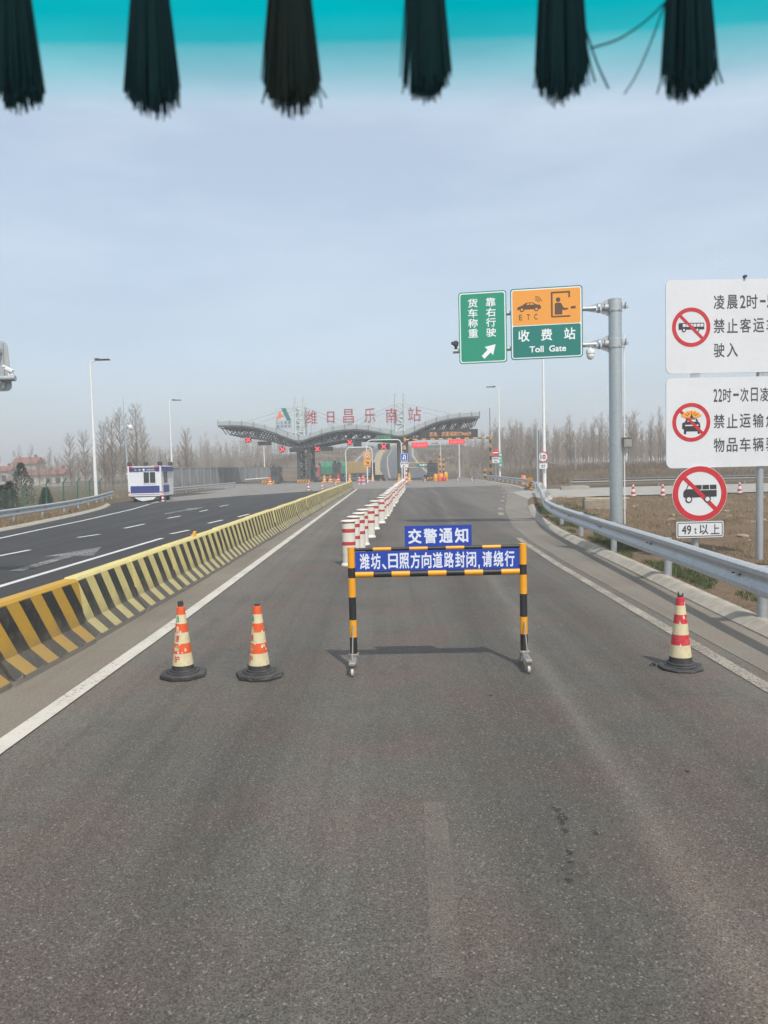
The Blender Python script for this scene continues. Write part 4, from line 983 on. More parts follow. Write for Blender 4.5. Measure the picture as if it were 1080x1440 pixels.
round_sign('speed_limit_sign', 'round white speed limit sign reading 10 on the tall lamp post', 763.5, 642.5, 65.6, .46, (-.36, -1.0, .36, -.55, ('全天',)), False, d10)
def dno(p_, z, r):
    mb = MB(); mb.prism(circ(0, z, r * .97, 36), -.034, -.0305); mb.build('sign_field', M_red, p_); mb = MB(); mb.prism([(-r * .72, z - r * .13), (r * .72, z - r * .13), (r * .72, z + r * .13), (-r * .72, z + r * .13)], -.038, -.0345); mb.build('sign_bar', M_letw2, p_)
round_sign('no_entry_sign', 'red no entry disc above a white plate beside the striped height gauge', 697, 636.5, 100, .48, (-.45, -1.35, .45, -.60, ('危险品', '车')), True, dno)
c = P(704.5, 647, 108); mb = MB(); mb.prism(rrect(-.28, c.z - 1.0, .28, c.z + 1.05, .04), -.03, 0); o = mb.build('lane_plate', M_green, None); o.location = (c.x, 108.6, 0); tag(o, 'narrow upright green plate with white characters on the lamp post', 'sign')
o.location.y = 108.5
mb = MB()
for i, ch in enumerate('靠右行驶'): mb.text(ch, 0, c.z + .75 - i * .48, .36, .36, -.031, 0, .01, .004)
mb.build('plate_lettering', M_letw2, o)

# ------------------------------------------------------------------ toll canopy
TD_ = 130.0
def T3(px, py, D=TD_): p = P(px, py, D); return (p.x, p.z)
toll = thing('toll_canopy', 'wide wavy grey toll station canopy with lattice columns, twin masts and red rooftop characters', 'toll station', (0, TD_, 0))
UP = [(306.5, 599), (337, 599), (361, 602), (383, 608), (404, 616), (420, 620.5), (437, 616), (457, 609.5), (478, 605.5), (500, 604), (521, 606), (541, 610), (561.5, 613.5), (574, 611), (592, 603), (612, 594.5), (633, 589.5), (653, 587), (674.5, 586)]
LO = [(318, 611), (337, 612), (361, 616), (383, 621), (404, 627), (420, 629.5), (437, 628), (457, 623), (478, 619), (500, 617), (521, 617), (541, 618), (561.5, 619), (574, 617), (592, 614), (612, 610), (633, 606), (653, 602), (667, 600)]
up = resample([(*T3(*p), 0) for p in UP], 1.0); up = [(p.x, p.y) for p in up]
lo = resample([(*T3(*p), 0) for p in LO], 1.0); lo = [(p.x, p.y) for p in lo]
loz = lambda x: pw(lo, x)
DEP = 14.0
mb = MB(); n = len(up)      # roof deck: front edge, bulges up toward the back
rows = []
for yy, dz in ((0, 0), (0, .75), (3, 1.05), (7, 1.2), (11, .95), (DEP, .5), (DEP, 0)): rows.append([(x, yy, z + dz) for x, z in up])
for r in rows: mb.v += r
for j in range(len(rows) - 1):
    for i in range(n - 1): mb.f.append([j * n + i, j * n + i + 1, (j + 1) * n + i + 1, (j + 1) * n + i]); mb.m.append(0)
for i in range(n - 1): mb.f.append([i + 1, i, 6 * n + i, 6 * n + i + 1]); mb.m.append(0)
mb.build('roof', M_roof, toll, True, 40)
mb = MB(); mb.ribbon([(x, -.06, z + .10) for x, z in up], [(x, -.06, z - .22) for x, z in up]); mb.ribbon([(x, -.06, z - .22) for x, z in up], [(x, .1, z - .22) for x, z in up]); mb.ribbon([(x, .1, z + .1) for x, z in up], [(x, -.06, z + .1) for x, z in up]); mb.build('gutter_edge', M_frame, toll, True)
mb = MB()
for i in range(0, n, 2): x, z = up[i]; mb.tube([(x, -.1, z + .1), (x, -.1, z + .95)], .035, 5); mb.box((x, .2, z + .48), (.05, .04, .9))
mb.build('roof_rib', M_frame, toll)
mb = MB()
for yy in (.4, 3.8, 7.0, 10.2, DEP - .4):
    bx_ = [(x, loz(x)) for x, _ in up if lo[0][0] <= x <= lo[-1][0]]
    mb.tube([(x, yy, z) for x, z in bx_], .11, 6)
    for i, (x, z) in enumerate(bx_[:-1]):
        t0, t1 = pw(up, x) - .2, pw(up, bx_[i + 1][0]) - .2
        if i % 2 == 0: mb.tube([(x, yy, z), (bx_[i + 1][0], yy, t1)], .11, 5)
        else: mb.tube([(x, yy, t0), (bx_[i + 1][0], yy, bx_[i + 1][1])], .11, 5)
    mb.tube([(up[0][0] + .4, yy, up[0][1] - .2), (lo[0][0], yy, lo[0][1])], .09, 5); mb.tube([(up[-1][0] - .3, yy, up[-1][1] - .2), (lo[-1][0], yy, lo[-1][1])], .09, 5)
for i in range(0, n, 3):
    x = up[i][0]
    if lo[0][0] <= x <= lo[-1][0]:
        z = loz(x); zu_ = pw(up, x) - .2
        mb.tube([(x, .4, z), (x, DEP - .4, z)], .07, 5)
        for q in range(5): a, b = .4 + q * (DEP - .8) / 5, .4 + (q + 1) * (DEP - .8) / 5; mb.tube([(x, a, z if q % 2 else zu_), (x, b, zu_ if q % 2 else z)], .055, 4)
mb.build('truss', M_frame, toll)
mb = MB()
sof = [(x, (pw(up, x) - .30)) for x, _ in up]
mb.ribbon([(x, .12, z) for x, z in sof], [(x, DEP - .1, z) for x, z in sof]); mb.build('soffit', paint('soffit_grey', (.075, .08, .085), .7), toll, True)
def lattice_col(mb, x0, x1, y0, y1, z0, z1, r, br, n, faces=('f', 'b', 'l', 'r')):
    for x in (x0, x1):
        for y in (y0, y1): mb.tube([(x, y, z0), (x, y, z1)], r, 10)
    for i in range(n):
        a, b = lerp(z0, z1, i / n), lerp(z0, z1, (i + 1) / n)
        for y in (y0, y1): mb.tube([(x0, y, b), (x1, y, b)], br, 6); mb.tube([(x0, y, a), (x1, y, b)] if i % 2 else [(x1, y, a), (x0, y, b)], br, 6)
        for x in (x0, x1): mb.tube([(x, y0, b), (x, y1, b)], br, 6); mb.tube([(x, y0, a), (x, y1, b)], br, 6); mb.tube([(x, y1, a), (x, y0, b)], br, 6)
for xa, xb, y0, y1, pt in ((T3(419, 650)[0], T3(434, 650)[0], 1.0, 9.5, T3(420, 628)[1]), (T3(562, 650)[0], T3(573, 650)[0], 1.5, 7.0, T3(566, 618)[1])):
    mb = MB(); lattice_col(mb, xa, xb, y0, y1, 0.1, pt, .26, .10, 4); mb.build('lattice_column', M_frame, toll, True)
for (px0, px1, pyt, pyb, nb, y0, y1) in ((414, 426, 557.5, 613, 5, 1.2, 6.5), (556, 568.5, 552, 612, 5, 1.2, 4.5)):
    xa, xb = T3(px0, 585)[0], T3(px1, 585)[0]; zt_, zb_ = T3(px0, pyt)[1], T3(px0, pyb)[1]; zl_ = lerp(zb_, zt_, .76)
    mb = MB(); lattice_col(mb, xa, xb, y0, y1, zb_ - .3, zl_, .17, .10, nb)
    for x in (xa, xb): mb.tube([(x, y0, zl_ - .1), (x, y0, zt_)], .15, 10); mb.tube([(x, y1, zl_ - .1), (x, y1, zt_ - .6)], .13, 8)
    mb.build('mast', M_lattice, toll, True)
    mb = MB()
    for sg in (-1, 1):
        for q, dx in ((.98, 9.5), (.88, 7.0)):
            xx = (xa if sg < 0 else xb); x2 = xx + sg * dx; x2 = max(min(x2, up[-1][0] - 1), up[0][0] + 1); mb.tube([(xx, y0, lerp(zb_, zl_, q)), (x2, y0 + .5, pw(up, x2) + .5)], .045, 5)
    mb.build('stay_cable', M_steel, toll)
LET = (('潍', 427, 445.5, 577, 596), ('日', 459, 470, 578.5, 594), ('昌', 482, 497.5, 575, 594.5), ('乐', 511.5, 528.5, 573.5, 594), ('南', 542, 559, 573.5, 594), ('站', 573.5, 592.5, 572, 592))
for ch, a, b, t, bo in LET:
    x0, z1 = T3(a, t); x1, z0 = T3(b, bo); mb = MB(); mb.text(ch, (x0 + x1) / 2, (z0 + z1) / 2, x1 - x0, z1 - z0, .9, 0, -.004, .22); lo_ = mb.build('roof_letter', M_redlet, toll)
    mb = MB(); zr = pw(up, (x0 + x1) / 2) + .2
    for q in (.2, .8): mb.tube([(lerp(x0, x1, q), 1.15, zr), (lerp(x0, x1, q), 1.15, z1)], .04, 5)
    for q in (.12, .5, .88): mb.tube([(x0, 1.12, lerp(z0, z1, q)), (x1, 1.12, lerp(z0, z1, q))], .035, 5)
    mb.tube([(lerp(x0, x1, .5), 1.15, z0), (lerp(x0, x1, .5), 2.6, zr + .2)], .04, 5)
    mb.build('letter_frame', M_lattice, lo_)
# logo on its rack
gg = lambda q: T3(370 + q[0] / 9, 550 + q[1] / 9)
mb = MB(); mb.prism([gg(q) for q in ((160, 368), (210, 235), (228, 300), (268, 312))], .3, .5, 0); lg = mb.build('roof_emblem', paint('emblem_orange', (.80, .17, .07), .5), toll)
mb = MB(); mb.prism([gg(q) for q in ((222, 215), (282, 213), (352, 368), (300, 370))], .3, .5); mb.build('emblem_bar', paint('emblem_teal', (.02, .17, .14), .5), lg)
mb = MB(); mb.prism([gg(q) for q in ((206, 300), (352, 285), (352, 292), (206, 309))], .27, .299) if False else None
for T, q0, q1, w_ in (('山东高速', 380, 415, .05), ('高速集团', 430, 458, .03)):
    a, b = gg((162, q0)), gg((352, q1)); 
    for i, ch in enumerate(T): mb.text(ch, lerp(a[0], b[0], (i + .5) / 4), (a[1] + b[1]) / 2, (b[0] - a[0]) * .21, a[1] - b[1], .4, 0, .01, .1)
mb.build('emblem_lettering', paint('emblem_grey', (.07, .14, .15), .5), lg)
mb = MB()
for q in (160, 352): a, b = gg((q, 215)), gg((q, 480)); mb.tube([(a[0], .6, a[1]), (b[0], .6, pw(up, b[0]) + .3)], .05, 5)
for qz in (215, 372, 424, 465): a, b = gg((160, qz)), gg((352, qz)); mb.tube([(a[0], .6, a[1]), (b[0], .6, b[1])], .035, 5)
mb.build('emblem_rack', M_lattice, lg)

# things hung from the canopy
R_led = emit('led_red', (1.0, .035, .05), 2.3); A_led = emit('led_amber', (1.0, .45, .16), .6); G_led = emit('led_green', (.05, .50, .16), .6)
def cross_sig(px0, py0, px1, py1, label, D=TD_):
    (x0, z1), (x1, z0) = T3(px0, py0, D), T3(px1, py1, D); xc, zc, w_ = (x0 + x1) / 2, (z0 + z1) / 2, x1 - x0
    o = thing('lane_signal', label, 'lane signal', (xc, D, zc), 0, 'red cross lane signals under the canopy')
    mb = MB(); mb.box((0, 0, 0), (w_, .25, z1 - z0), 0, 0, .03); 
    mb.tube([(0, .1, 0), (0, .1, max(.5, pw(up, xc) - zc - .2))], .035, 6); mb.build('housing', M_led, o)
    s = min(w_, z1 - z0) * .36; mb = MB(); mb.prism(bar(-s, -s, s, s, s * .42), -.135, -.126); mb.prism(bar(-s, s, s, -s, s * .42), -.1395, -.1345); mb.build('red_cross', R_led, o)
cross_sig(345, 614.5, 353.5, 622.5, 'red cross lane signal under the outer wing, the one farthest from the masts')
cross_sig(393.2, 628, 401.5, 636, 'red cross lane signal left of the lattice column')
cross_sig(442.5, 627.5, 450, 635.5, 'red cross lane signal joined to a dark board right of the lattice column')
cross_sig(488, 618.3, 495.8, 626, 'red cross lane signal under the middle of the canopy arch')
cross_sig(531, 624, 548.5, 632, 'wide red cross lane signal below the green lane sign')
def dark_board(px0, py0, px1, py1, label):
    (x0, z1), (x1, z0) = T3(px0, py0), T3(px1, py1); xc, zc = (x0 + x1) / 2, (z0 + z1) / 2
    o = thing('display_board', label, 'display board', (xc, TD_, zc), 0, 'dark display boards under the canopy'); mb = MB(); mb.box((0, 0, 0), (x1 - x0, .22, z1 - z0), 0, 0, .03); mb.build('screen', M_led, o)
    mb = MB(); mb.tube([(-.6, .05, 0), (-.6, .05, max(.5, pw(up, xc) - zc - .2))], .035, 6); mb.tube([(.6, .05, 0), (.6, .05, max(.5, pw(up, xc) - zc - .2))], .035, 6); mb.build('hanger', M_frame, o)
dark_board(362.5, 621, 382, 626, 'blank dark display board between the two outer red crosses')
dark_board(407, 630, 428, 635.5, 'blank dark display board across the front of the lattice column')
dark_board(451, 628.5, 468.5, 634, 'blank dark display board right of the lattice column')
dark_board(496.5, 620, 508.5, 628, 'blank dark display board under the middle of the arch')
def led_board(name, px0, py0, px1, py1, txt, mat, label, field=M_led, mat2=None, bold=.02, fx=.9, fz=.66, D=TD_ - .6):
    (x0, z1), (x1, z0) = T3(px0, py0, D), T3(px1, py1, D); xc, zc = (x0 + x1) / 2, (z0 + z1) / 2
    o = thing(name, label, 'message sign', (xc, D, zc), 0); mb = MB(); mb.box((0, 0, 0), (x1 - x0, .28, z1 - z0), 0, 0, .03); mb.tube([(-.4 * (x1 - x0), .1, 0), (-.4 * (x1 - x0), .1, (z1 - z0) * .5 + .8)], .04, 6); mb.tube([(.4 * (x1 - x0), .1, 0), (.4 * (x1 - x0), .1, (z1 - z0) * .5 + .8)], .04, 6); mb.build('cabinet', field, o)
    mb = MB(); mb.text(txt, (x1 - x0) * fx[1] if isinstance(fx, tuple) else 0, 0, (x1 - x0) * (fx[0] if isinstance(fx, tuple) else fx), (z1 - z0) * fz, -.1405, 0, bold, .01); mb.build('message', mat, o); return o
led_board('message_board', 590.5, 605, 672, 615.5, '咨询、求援请拨打96659', A_led, 'long black electronic board with amber characters under the canopy wing', fx=(.72, .02), fz=.52, bold=.0)
led_board('message_board', 579, 622.5, 601.5, 629, '车道关闭', emit('led_pink', (1.0, .16, .18), 1.0), 'red lit lane message beside the yellow striped post', emit('led_redfield', (.85, .006, .012), .85), fx=.84, fz=.6)
led_board('message_board', 631, 618.5, 653.5, 624, '车道关闭', emit('led_pink', (1.0, .16, .18), 1.0), 'red lit lane message under the amber electronic board', emit('led_redfield', (.85, .006, .012), .85), fx=.84, fz=.6)
led_board('lane_sign', 528.5, 612.5, 551, 618.5, 'ETC车道', paint('letter_green', (.02, .35, .12), .5), 'green lit lane sign over the ramp lane beside the mast', paint('sign_dgreen', (.01, .10, .05), .5), fx=.84, fz=.6)
# height gauge: striped portal
def striped(mb, a, b, r, L=.55, seg=8): n_ = max(2, int((Vector(b) - Vector(a)).length / L)); striped_tube(mb, a, b, r, n_, 0, seg)
o = thing('height_gauge', 'yellow and black striped height gauge portal across the open lane', 'height barrier', (0, 112, 0))
xl_, xr_ = P(570, 660, 112).x, P(690, 660, 112).x; zt_ = P(630, 617, 112).z
for x, nm in ((xl_, 'gauge_post'), (xr_, 'gauge_post')): mb = MB(); striped(mb, (x, 0, .05), (x, 0, zt_ + .35), .14); mb.build(nm, [M_yel, M_black], o)
mb = MB(); striped(mb, (xl_, 0, zt_), (xr_, 0, zt_), .10, .6); mb.build('gauge_beam', [M_yel, M_black], o)
mb = MB(); mb.tube([(xr_, 0, zt_ + .3), (xr_, 0, zt_ + 4.3)], .05, 6); mb.build('lightning_rod', M_dark, o)
o = thing('striped_bollard', 'short black and yellow striped bollard behind the guardrail', 'bollard', (P(682, 668, 112).x, 112, 0)); mb = MB(); striped(mb, (0, 0, 0), (0, 0, 1.7), .16, .3); mb.build('bollard_tube', [M_yel, M_black], o); mb = MB(); mb.lathe([(.3, 0), (.3, .05), (.1, .06)], 12); mb.build('bollard_foot', M_steel, o)
# white pipe frames
def pipe_frame(px0, px1, pyt, pyb, D, label):
    a, b = P(px0, pyb, D), P(px1, pyb, D); zt_ = P((px0 + px1) / 2, pyt, D).z; o = thing('pipe_frame', label, 'pipe frame', ((a.x + b.x) / 2, D, 0), 0, 'white pipe frames over the toll lanes'); w_ = (b.x - a.x) / 2; r = .7
    mb = MB(); pts = [(-w_, 0, 0), (-w_, 0, zt_ - r)] + [(-w_ + r - r * cos(g), 0, zt_ - r + r * sin(g)) for g in (RAD(30), RAD(60), RAD(90))] + [(w_ - r + r * sin(g), 0, zt_ - r + r * cos(g)) for g in (0, RAD(30), RAD(60), RAD(90))] + [(w_, 0, 0)]
    mb.tube(pts, .075, 10); mb.build('pipe', M_white, o, True); mb = MB()
    for s in (-1, 1): mb.lathe([(.25, 0), (.25, .04), (.12, .05)], 12, c=(s * w_, 0, 0))
    mb.build('foot_plate', M_steel, o)
pipe_frame(487, 524, 629, 670, 124, 'white pipe frame spanning the lane in front of the tan container')
pipe_frame(516.5, 565.5, 618.5, 672, 118, 'taller white pipe frame spanning the ramp lane')
# post signs by the lanes
def post_sign(name, label, px0, py0, px1, py1, D, field, draw, pyb=None, pm=M_white):
    (x0, z1), (x1, z0) = T3(px0, py0, D), T3(px1, py1, D); xc = (x0 + x1) / 2; o = thing(name, label, 'road sign', (xc, D, 0)); w_ = x1 - x0
    mb = MB(); mb.prism(rrect(-w_ / 2, z0, w_ / 2, z1, .06), -.10, -.07); p_ = mb.build('sign_panel', field, o); draw(p_, w_, z0, z1)
    mb = MB(); mb.tube([(0, 0, 0), (0, 0, z1 - .1)], .08, 10); mb.build('post', pm, o, True); return o
def d_or(p_, w_, z0, z1):
    h_ = z1 - z0; mb = MB(); mb.prism(circ(0, lerp(z0, z1, .78), w_ * .33, 24), -.103, -.1005); mb.build('limit_disc', M_signw, p_); mb = MB(); mb.ring(0, lerp(z0, z1, .78), w_ * .27, w_ * .33, -.106, -.1032, 0, 24); mb.build('limit_ring', M_red, p_)
    mb = MB(); mb.text('20', 0, lerp(z0, z1, .78), w_ * .3, w_ * .25, -.1035, 0, .03, .003); mb.text('ETC车道', 0, lerp(z0, z1, .52), w_ * .8, h_ * .10, -.1005, 0, .02, .003); mb.prism([(w_ * .25, lerp(z0, z1, .18)), (w_ * .25, lerp(z0, z1, .34)), (w_ * .1, lerp(z0, z1, .30)), (-w_ * .2, lerp(z0, z1, .38)), (-w_ * .22, lerp(z0, z1, .33)), (w_ * .02, lerp(z0, z1, .24)), (w_ * .0, lerp(z0, z1, .18))], -.104, -.1005); mb.text('限速车道', 0, lerp(z0, z1, .09), w_ * .8, h_ * .07, -.1005, 0, .02, .003); mb.build('sign_lettering', M_ink, p_)
post_sign('lane_notice', 'orange lane notice on a white post in the lane before the tan container', 511, 635, 521.5, 656.5, 112, M_amber, d_or)
def d_u(p_, w_, z0, z1):
    h_ = z1 - z0; mb = MB(); mb.prism(rrect(-w_ / 2 + .05, z0 + .05, w_ / 2 - .05, z1 - .05, .05), -.1022, -.1005); mb.build('border_line', M_letw2, p_); mb = MB(); mb.prism(rrect(-w_ / 2 + .09, z0 + .09, w_ / 2 - .09, z1 - .09, .04), -.104, -.1023); mb.build('sign_field', M_blue, p_)
    mb = MB(); X_ = lambda q: q * w_; Z_ = lambda q: lerp(z0, z1, q)
    mb.prism([(X_(.20), Z_(.2)), (X_(.20), Z_(.62))] + [(X_(.02 + .18 * cos(RAD(g))), Z_(.62 + .18 * sin(RAD(g)))) for g in (30, 60, 90, 120, 150, 180)] + [(X_(-.16), Z_(.42)), (X_(-.27), Z_(.42)), (X_(-.12), Z_(.2)), (X_(.03), Z_(.42)), (X_(-.06), Z_(.42)), (X_(-.06), Z_(.62))] + [(X_(.02 + .08 * cos(RAD(g))), Z_(.62 + .08 * sin(RAD(g)))) for g in (150, 90, 30)] + [(X_(.10), Z_(.2))], -.107, -.1042); mb.build('turn_arrow', M_letw2, p_)
o = post_sign('turning_sign', 'blue turn-around sign above a white plate at the end of the bollard line', 563, 637.3, 574, 648.8, 92, M_blue, d_u)
mb = MB(); (x0, z1), (x1, z0) = T3(563.5, 649.5, 92), T3(575, 657, 92); w_ = x1 - x0; mb.prism(rrect(-w_ / 2, z0, w_ / 2, z1, .04), -.10, -.07); q = mb.build('plate', M_signw, o); mb = MB(); mb.text('掉头车辆', 0, lerp(z0, z1, .72), w_ * .85, (z1 - z0) * .34, -.1005, 0, .015, .003); mb.text('走', -.1, lerp(z0, z1, .27), w_ * .25, (z1 - z0) * .34, -.1005, 0, .015, .003); mb.build('plate_lettering', M_ink, q)
c = G(571.5, 680); o = thing('striped_bollard', 'slim red and white striped post at the far end of the bollard line', 'bollard', (P(571.8, 680, 98).x, 98, 0)); mb = MB(); striped_tube(mb, (0, 0, 0), (0, 0, 2.4), .11, 9, 1, 10); mb.build('bollard_tube', [M_white, M_conered], o); mb = MB(); mb.lathe([(.26, 0), (.26, .06), (.12, .07)], 12); mb.build('bollard_foot', M_rubber, o)
# barrier arms
(x0, z1), (x1, z0) = T3(585, 651.5, 120), T3(609, 656, 120)
o = thing('lane_barrier', 'yellow lane barrier arm carrying a green teal strip sign', 'boom barrier', ((x0 + x1) / 2, 120, 0)); w_ = x1 - x0
mb = MB(); mb.prism([(-w_ / 2, (z0 + z1) / 2), (-w_ / 2 + .3, z1), (w_ / 2 - .3, z1), (w_ / 2, (z0 + z1) / 2), (w_ / 2 - .3, z0), (-w_ / 2 + .3, z0)], -.06, -.02); pn = mb.build('strip_sign', M_green2, o); mb = MB(); mb.text('车道关闭', 0, (z0 + z1) / 2, w_ * .6, (z1 - z0) * .6, -.0605, 0, .02, .004); mb.build('sign_lettering', M_letw2, pn)
mb = MB(); mb.box((-.4, .05, z1 + .1), (w_ + 2.4, .05, .09)); mb.box((-.4, .05, z0 - .05), (w_ + 2.4, .05, .09)); mb.build('barrier_arm', M_yel, o); mb = MB(); mb.box((w_ / 2 + .9, .1, .55), (.35, .35, 1.1), 0, 0, .03); mb.tube([(w_ / 2 + .9, .1, 1.0), (w_ / 2 + .9, .1, z1 + .3)], .06, 8); mb.build('drive_cabinet', M_yel, o)
(x0, z0) = T3(345, 675, 126); o = thing('lane_barrier', 'plain white barrier arm lowered beside the outermost toll island', 'boom barrier', (x0, 126, 0))
mb = MB(); mb.tube([(0, 0, .85), (3.8, 0, 1.05)], .07, 8); mb.build('barrier_arm', M_white, o); mb = MB(); mb.box((4.0, 0, .55), (.4, .4, 1.1), 0, 0, .03); mb.build('drive_cabinet', M_yel, o)
# toll booths and islands
def booth(px0, px1, pyt, pyb, D, label, topgear=True, L=3.4):
    (x0, z1), (x1, z0) = T3(px0, pyt, D), T3(px1, pyb, D); w_ = x1 - x0; xc = (x0 + x1) / 2; o = thing('toll_booth', label, 'toll booth', (xc, D, .16), 0, 'dark toll booths on the lane islands'); h_ = z1 - .16
    mb = MB(); mb.box((0, L / 2, h_ * .49), (w_, L, h_ * .98), 0, 0, .04); mb.build('booth_body', M_booth, o)
    mb = MB(); mb.box((0, -.012, h_ * .66), (w_ * .62, .02, h_ * .32)); mb.box((-w_ / 2 - .012, L * .5, h_ * .62), (.02, L * .6, h_ * .36)); mb.box((w_ / 2 + .012, L * .5, h_ * .62), (.02, L * .6, h_ * .36)); mb.build('booth_window', M_glass, o)
    mb = MB(); mb.box((0, L / 2, h_ + .02), (w_ + .16, L + .16, .10), 0, 0, .02); mb.build('booth_roof', M_dark, o)
    if topgear: mb = MB(); mb.box((-w_ * .2, L * .3, h_ + .25), (.45, .5, .4), 0, 0, .05); mb.box((w_ * .25, L * .7, h_ + .17), (.5, .4, .22), 0, 0, .05); mb.build('roof_unit', M_dark, o)
    return o
def island(px, pyb, D, label, wid, L=16, yel=False):
    c = P(px, pyb, D); o = thing('toll_island', label, 'toll island', (c.x, D, 0.0), 0, 'raised islands between the toll lanes')
    mb = MB(); pl = [(wid / 2 * sin(RAD(g)), .6 - .6 * cos(RAD(g))) for g in range(-90, 91, 15)] + [(wid / 2, L), (-wid / 2, L)]
    n_ = len(pl); mb.add([(x, y, .0) for x, y in pl] + [(x, y, .20) for x, y in pl], [tuple(range(n_, 2 * n_))] + [(i, (i + 1) % n_, n_ + (i + 1) % n_, n_ + i) for i in range(n_)]); mb.build('island_slab', M_curb, o)
    mb = MB()
    for i in range(-4, 5):                       # hazard nose
        x = i * wid / 9; mb.box((x, .0 - .02 - .0 * i + .02 * abs(i), .36), (wid / 9 * .5, .1, .5), i % 2, 0, 0, Matrix.Rotation(RAD(30), 4, 'Y'))
    mb.box((0, .16, .35), (wid, .16, .46), 0, 0, .03); mb.build('hazard_nose', [M_yel, M_black], o)
    mb = MB(); mb.box((0, 9.5, .55), (wid * .72, 8.5, .70), 0, 0, .05); mb.box((0, 3.2, .45), (wid * .5, 2.2, .5), 0, 0, .04); mb.build('island_barrier', M_dark, o); return o
island(377, 683, 124, 'raised toll island with a hazard striped nose by the outermost dark booth', 1.9); island(427, 681.5, 126, 'raised toll island with a hazard striped nose under the lattice column', 2.0); island(470, 678, 130, 'raised toll island with a hazard striped nose by the green tarped truck', 1.9); island(517, 675.5, 134, 'raised toll island with yellow nose at the orange lane notice', 1.6); island(567, 678, 122, 'raised toll island under the slim right-hand column', 1.6); island(610, 679, 116, 'raised toll island covered in yellow guards in the open lane', 2.0)
booth(380, 393.5, 658, 681, 126, 'dark toll booth on the outermost island against the noise wall'); booth(436, 442, 655, 679, 133, 'dark booth half hidden behind the lattice column', False); booth(467, 479, 652, 677, 132, 'dark toll booth in front of the green tarped truck'); booth(521, 527.5, 651, 673, 136, 'narrow dark toll booth right of the orange lane notice', False); booth(602, 616, 651, 676, 119, 'dark toll booth with equipment on its roof at the yellow island')
for px, D, h_, lab, cat_col in ((379.5, 122.5, 1.5, 'orange crash post at the nose of the outermost island', 0), (456, 128.5, 1.5, 'yellow crash post before the green tarped truck', 1), (464.5, 128.5, 1.5, 'orange crash post beside the booth by the tarped truck', 0), (475.5, 127.5, 1.7, 'red crash post in front of the booth by the tarped truck', 2), (491.5, 131, 1.7, 'yellow crash post left foot of the white pipe frame', 1), (510, 132, 1.4, 'orange crash post under the tan container', 0), (524, 132, 1.5, 'yellow crash post right of the orange lane notice', 1), (561.5, 119, 1.6, 'yellow crash post left of the slim column', 1), (575.5, 119, 1.7, 'yellow crash post right of the slim column', 1)):
    h_ *= .78; c = P(px, 670, D); o = thing('crash_post', lab, 'crash post', (c.x, D, .0), 0, 'coloured crash posts on the toll islands'); mb = MB(); mb.lathe([(.22, 0, 0), (.22, .4, 0), (.22, .4, 1), (.21, .55, 1), (.21, .55, 0), (.19, h_ * .8, 0), (.15, h_, 0), (.05, h_ + .05, 0)], 14); mb.build('post_body', [(M_orange, M_yel, M_conered)[cat_col], M_white], o, True); mb = MB(); mb.box((0, 0, .1), (.75, .75, .2), 0, 0, .04); mb.build('post_plinth', M_yel, o)
c = P(620, 676, 114.5); o = thing('crash_cushion', 'cluster of yellow crash cushions guarding the open lane island', 'crash cushion', (c.x, 114.5, 0))
for x, y, h_, m in ((-.9, .6, 1.5, M_yel), (.1, 0, 1.5, M_yel), (1.0, .5, 1.8, M_yel), (-.2, -.7, 1.2, M_orange), (.6, -.75, 1.0, M_conered)):
    h_ *= .75; mb = MB(); mb.lathe([(.30, 0), (.34, .1), (.30, .4), (.33, .45), (.27, h_ - .1), (.2, h_)], 14, c=(x * .8, y, 0)); mb.build('cushion_drum', m, o, True)
for px, D, h_, lab in ((619, 116, 4.0, 'tall yellow and black striped post on the yellow island'), (624, 115.5, 3.2, 'shorter yellow and black striped post on the yellow island, beside the tall one')):
    o = thing('striped_bollard', lab, 'bollard', (P(px, 670, D).x, D, .2)); mb = MB(); striped(mb, (0, 0, 0), (0, 0, h_), .12, .35); mb.build('bollard_tube', [M_yel, M_black], o); mb = MB(); mb.lathe([(.25, 0), (.25, .05), (.12, .06)], 12); mb.build('bollard_foot', M_steel, o)
for px, lab in ((505.5, 'red and white water drum, left one by the lane line'), (511, 'red and white water drum, right one beside the toppled cone')):
    c = G(px, 682); o = thing('water_drum', lab, 'traffic drum', (c.x, c.y, .012)); mb = MB(); mb.lathe([(.27, 0, 1), (.28, .05, 1), (.26, .30, 0), (.26, .52, 1), (.24, .72, 0), (.23, .92, 1), (.10, .97, 1)], 16); mb.build('drum_body', [M_conered, paint('drum_pale', (.55, .50, .55), .5)], o, True); mb = MB(); mb.box((0, 0, 1.0), (.16, .04, .06)); mb.build('drum_handle', M_white, o)
o = copy_tree(first); o.location = (*G(516, 679)[:2], .2); o.rotation_euler = (RAD(80), 0, RAD(70)); o.scale = (1.3, 1.3, 1.3); tag(o, 'toppled red and white cone lying beside the two water drums', 'traffic cone', 'small red and white cones around the toll plaza')
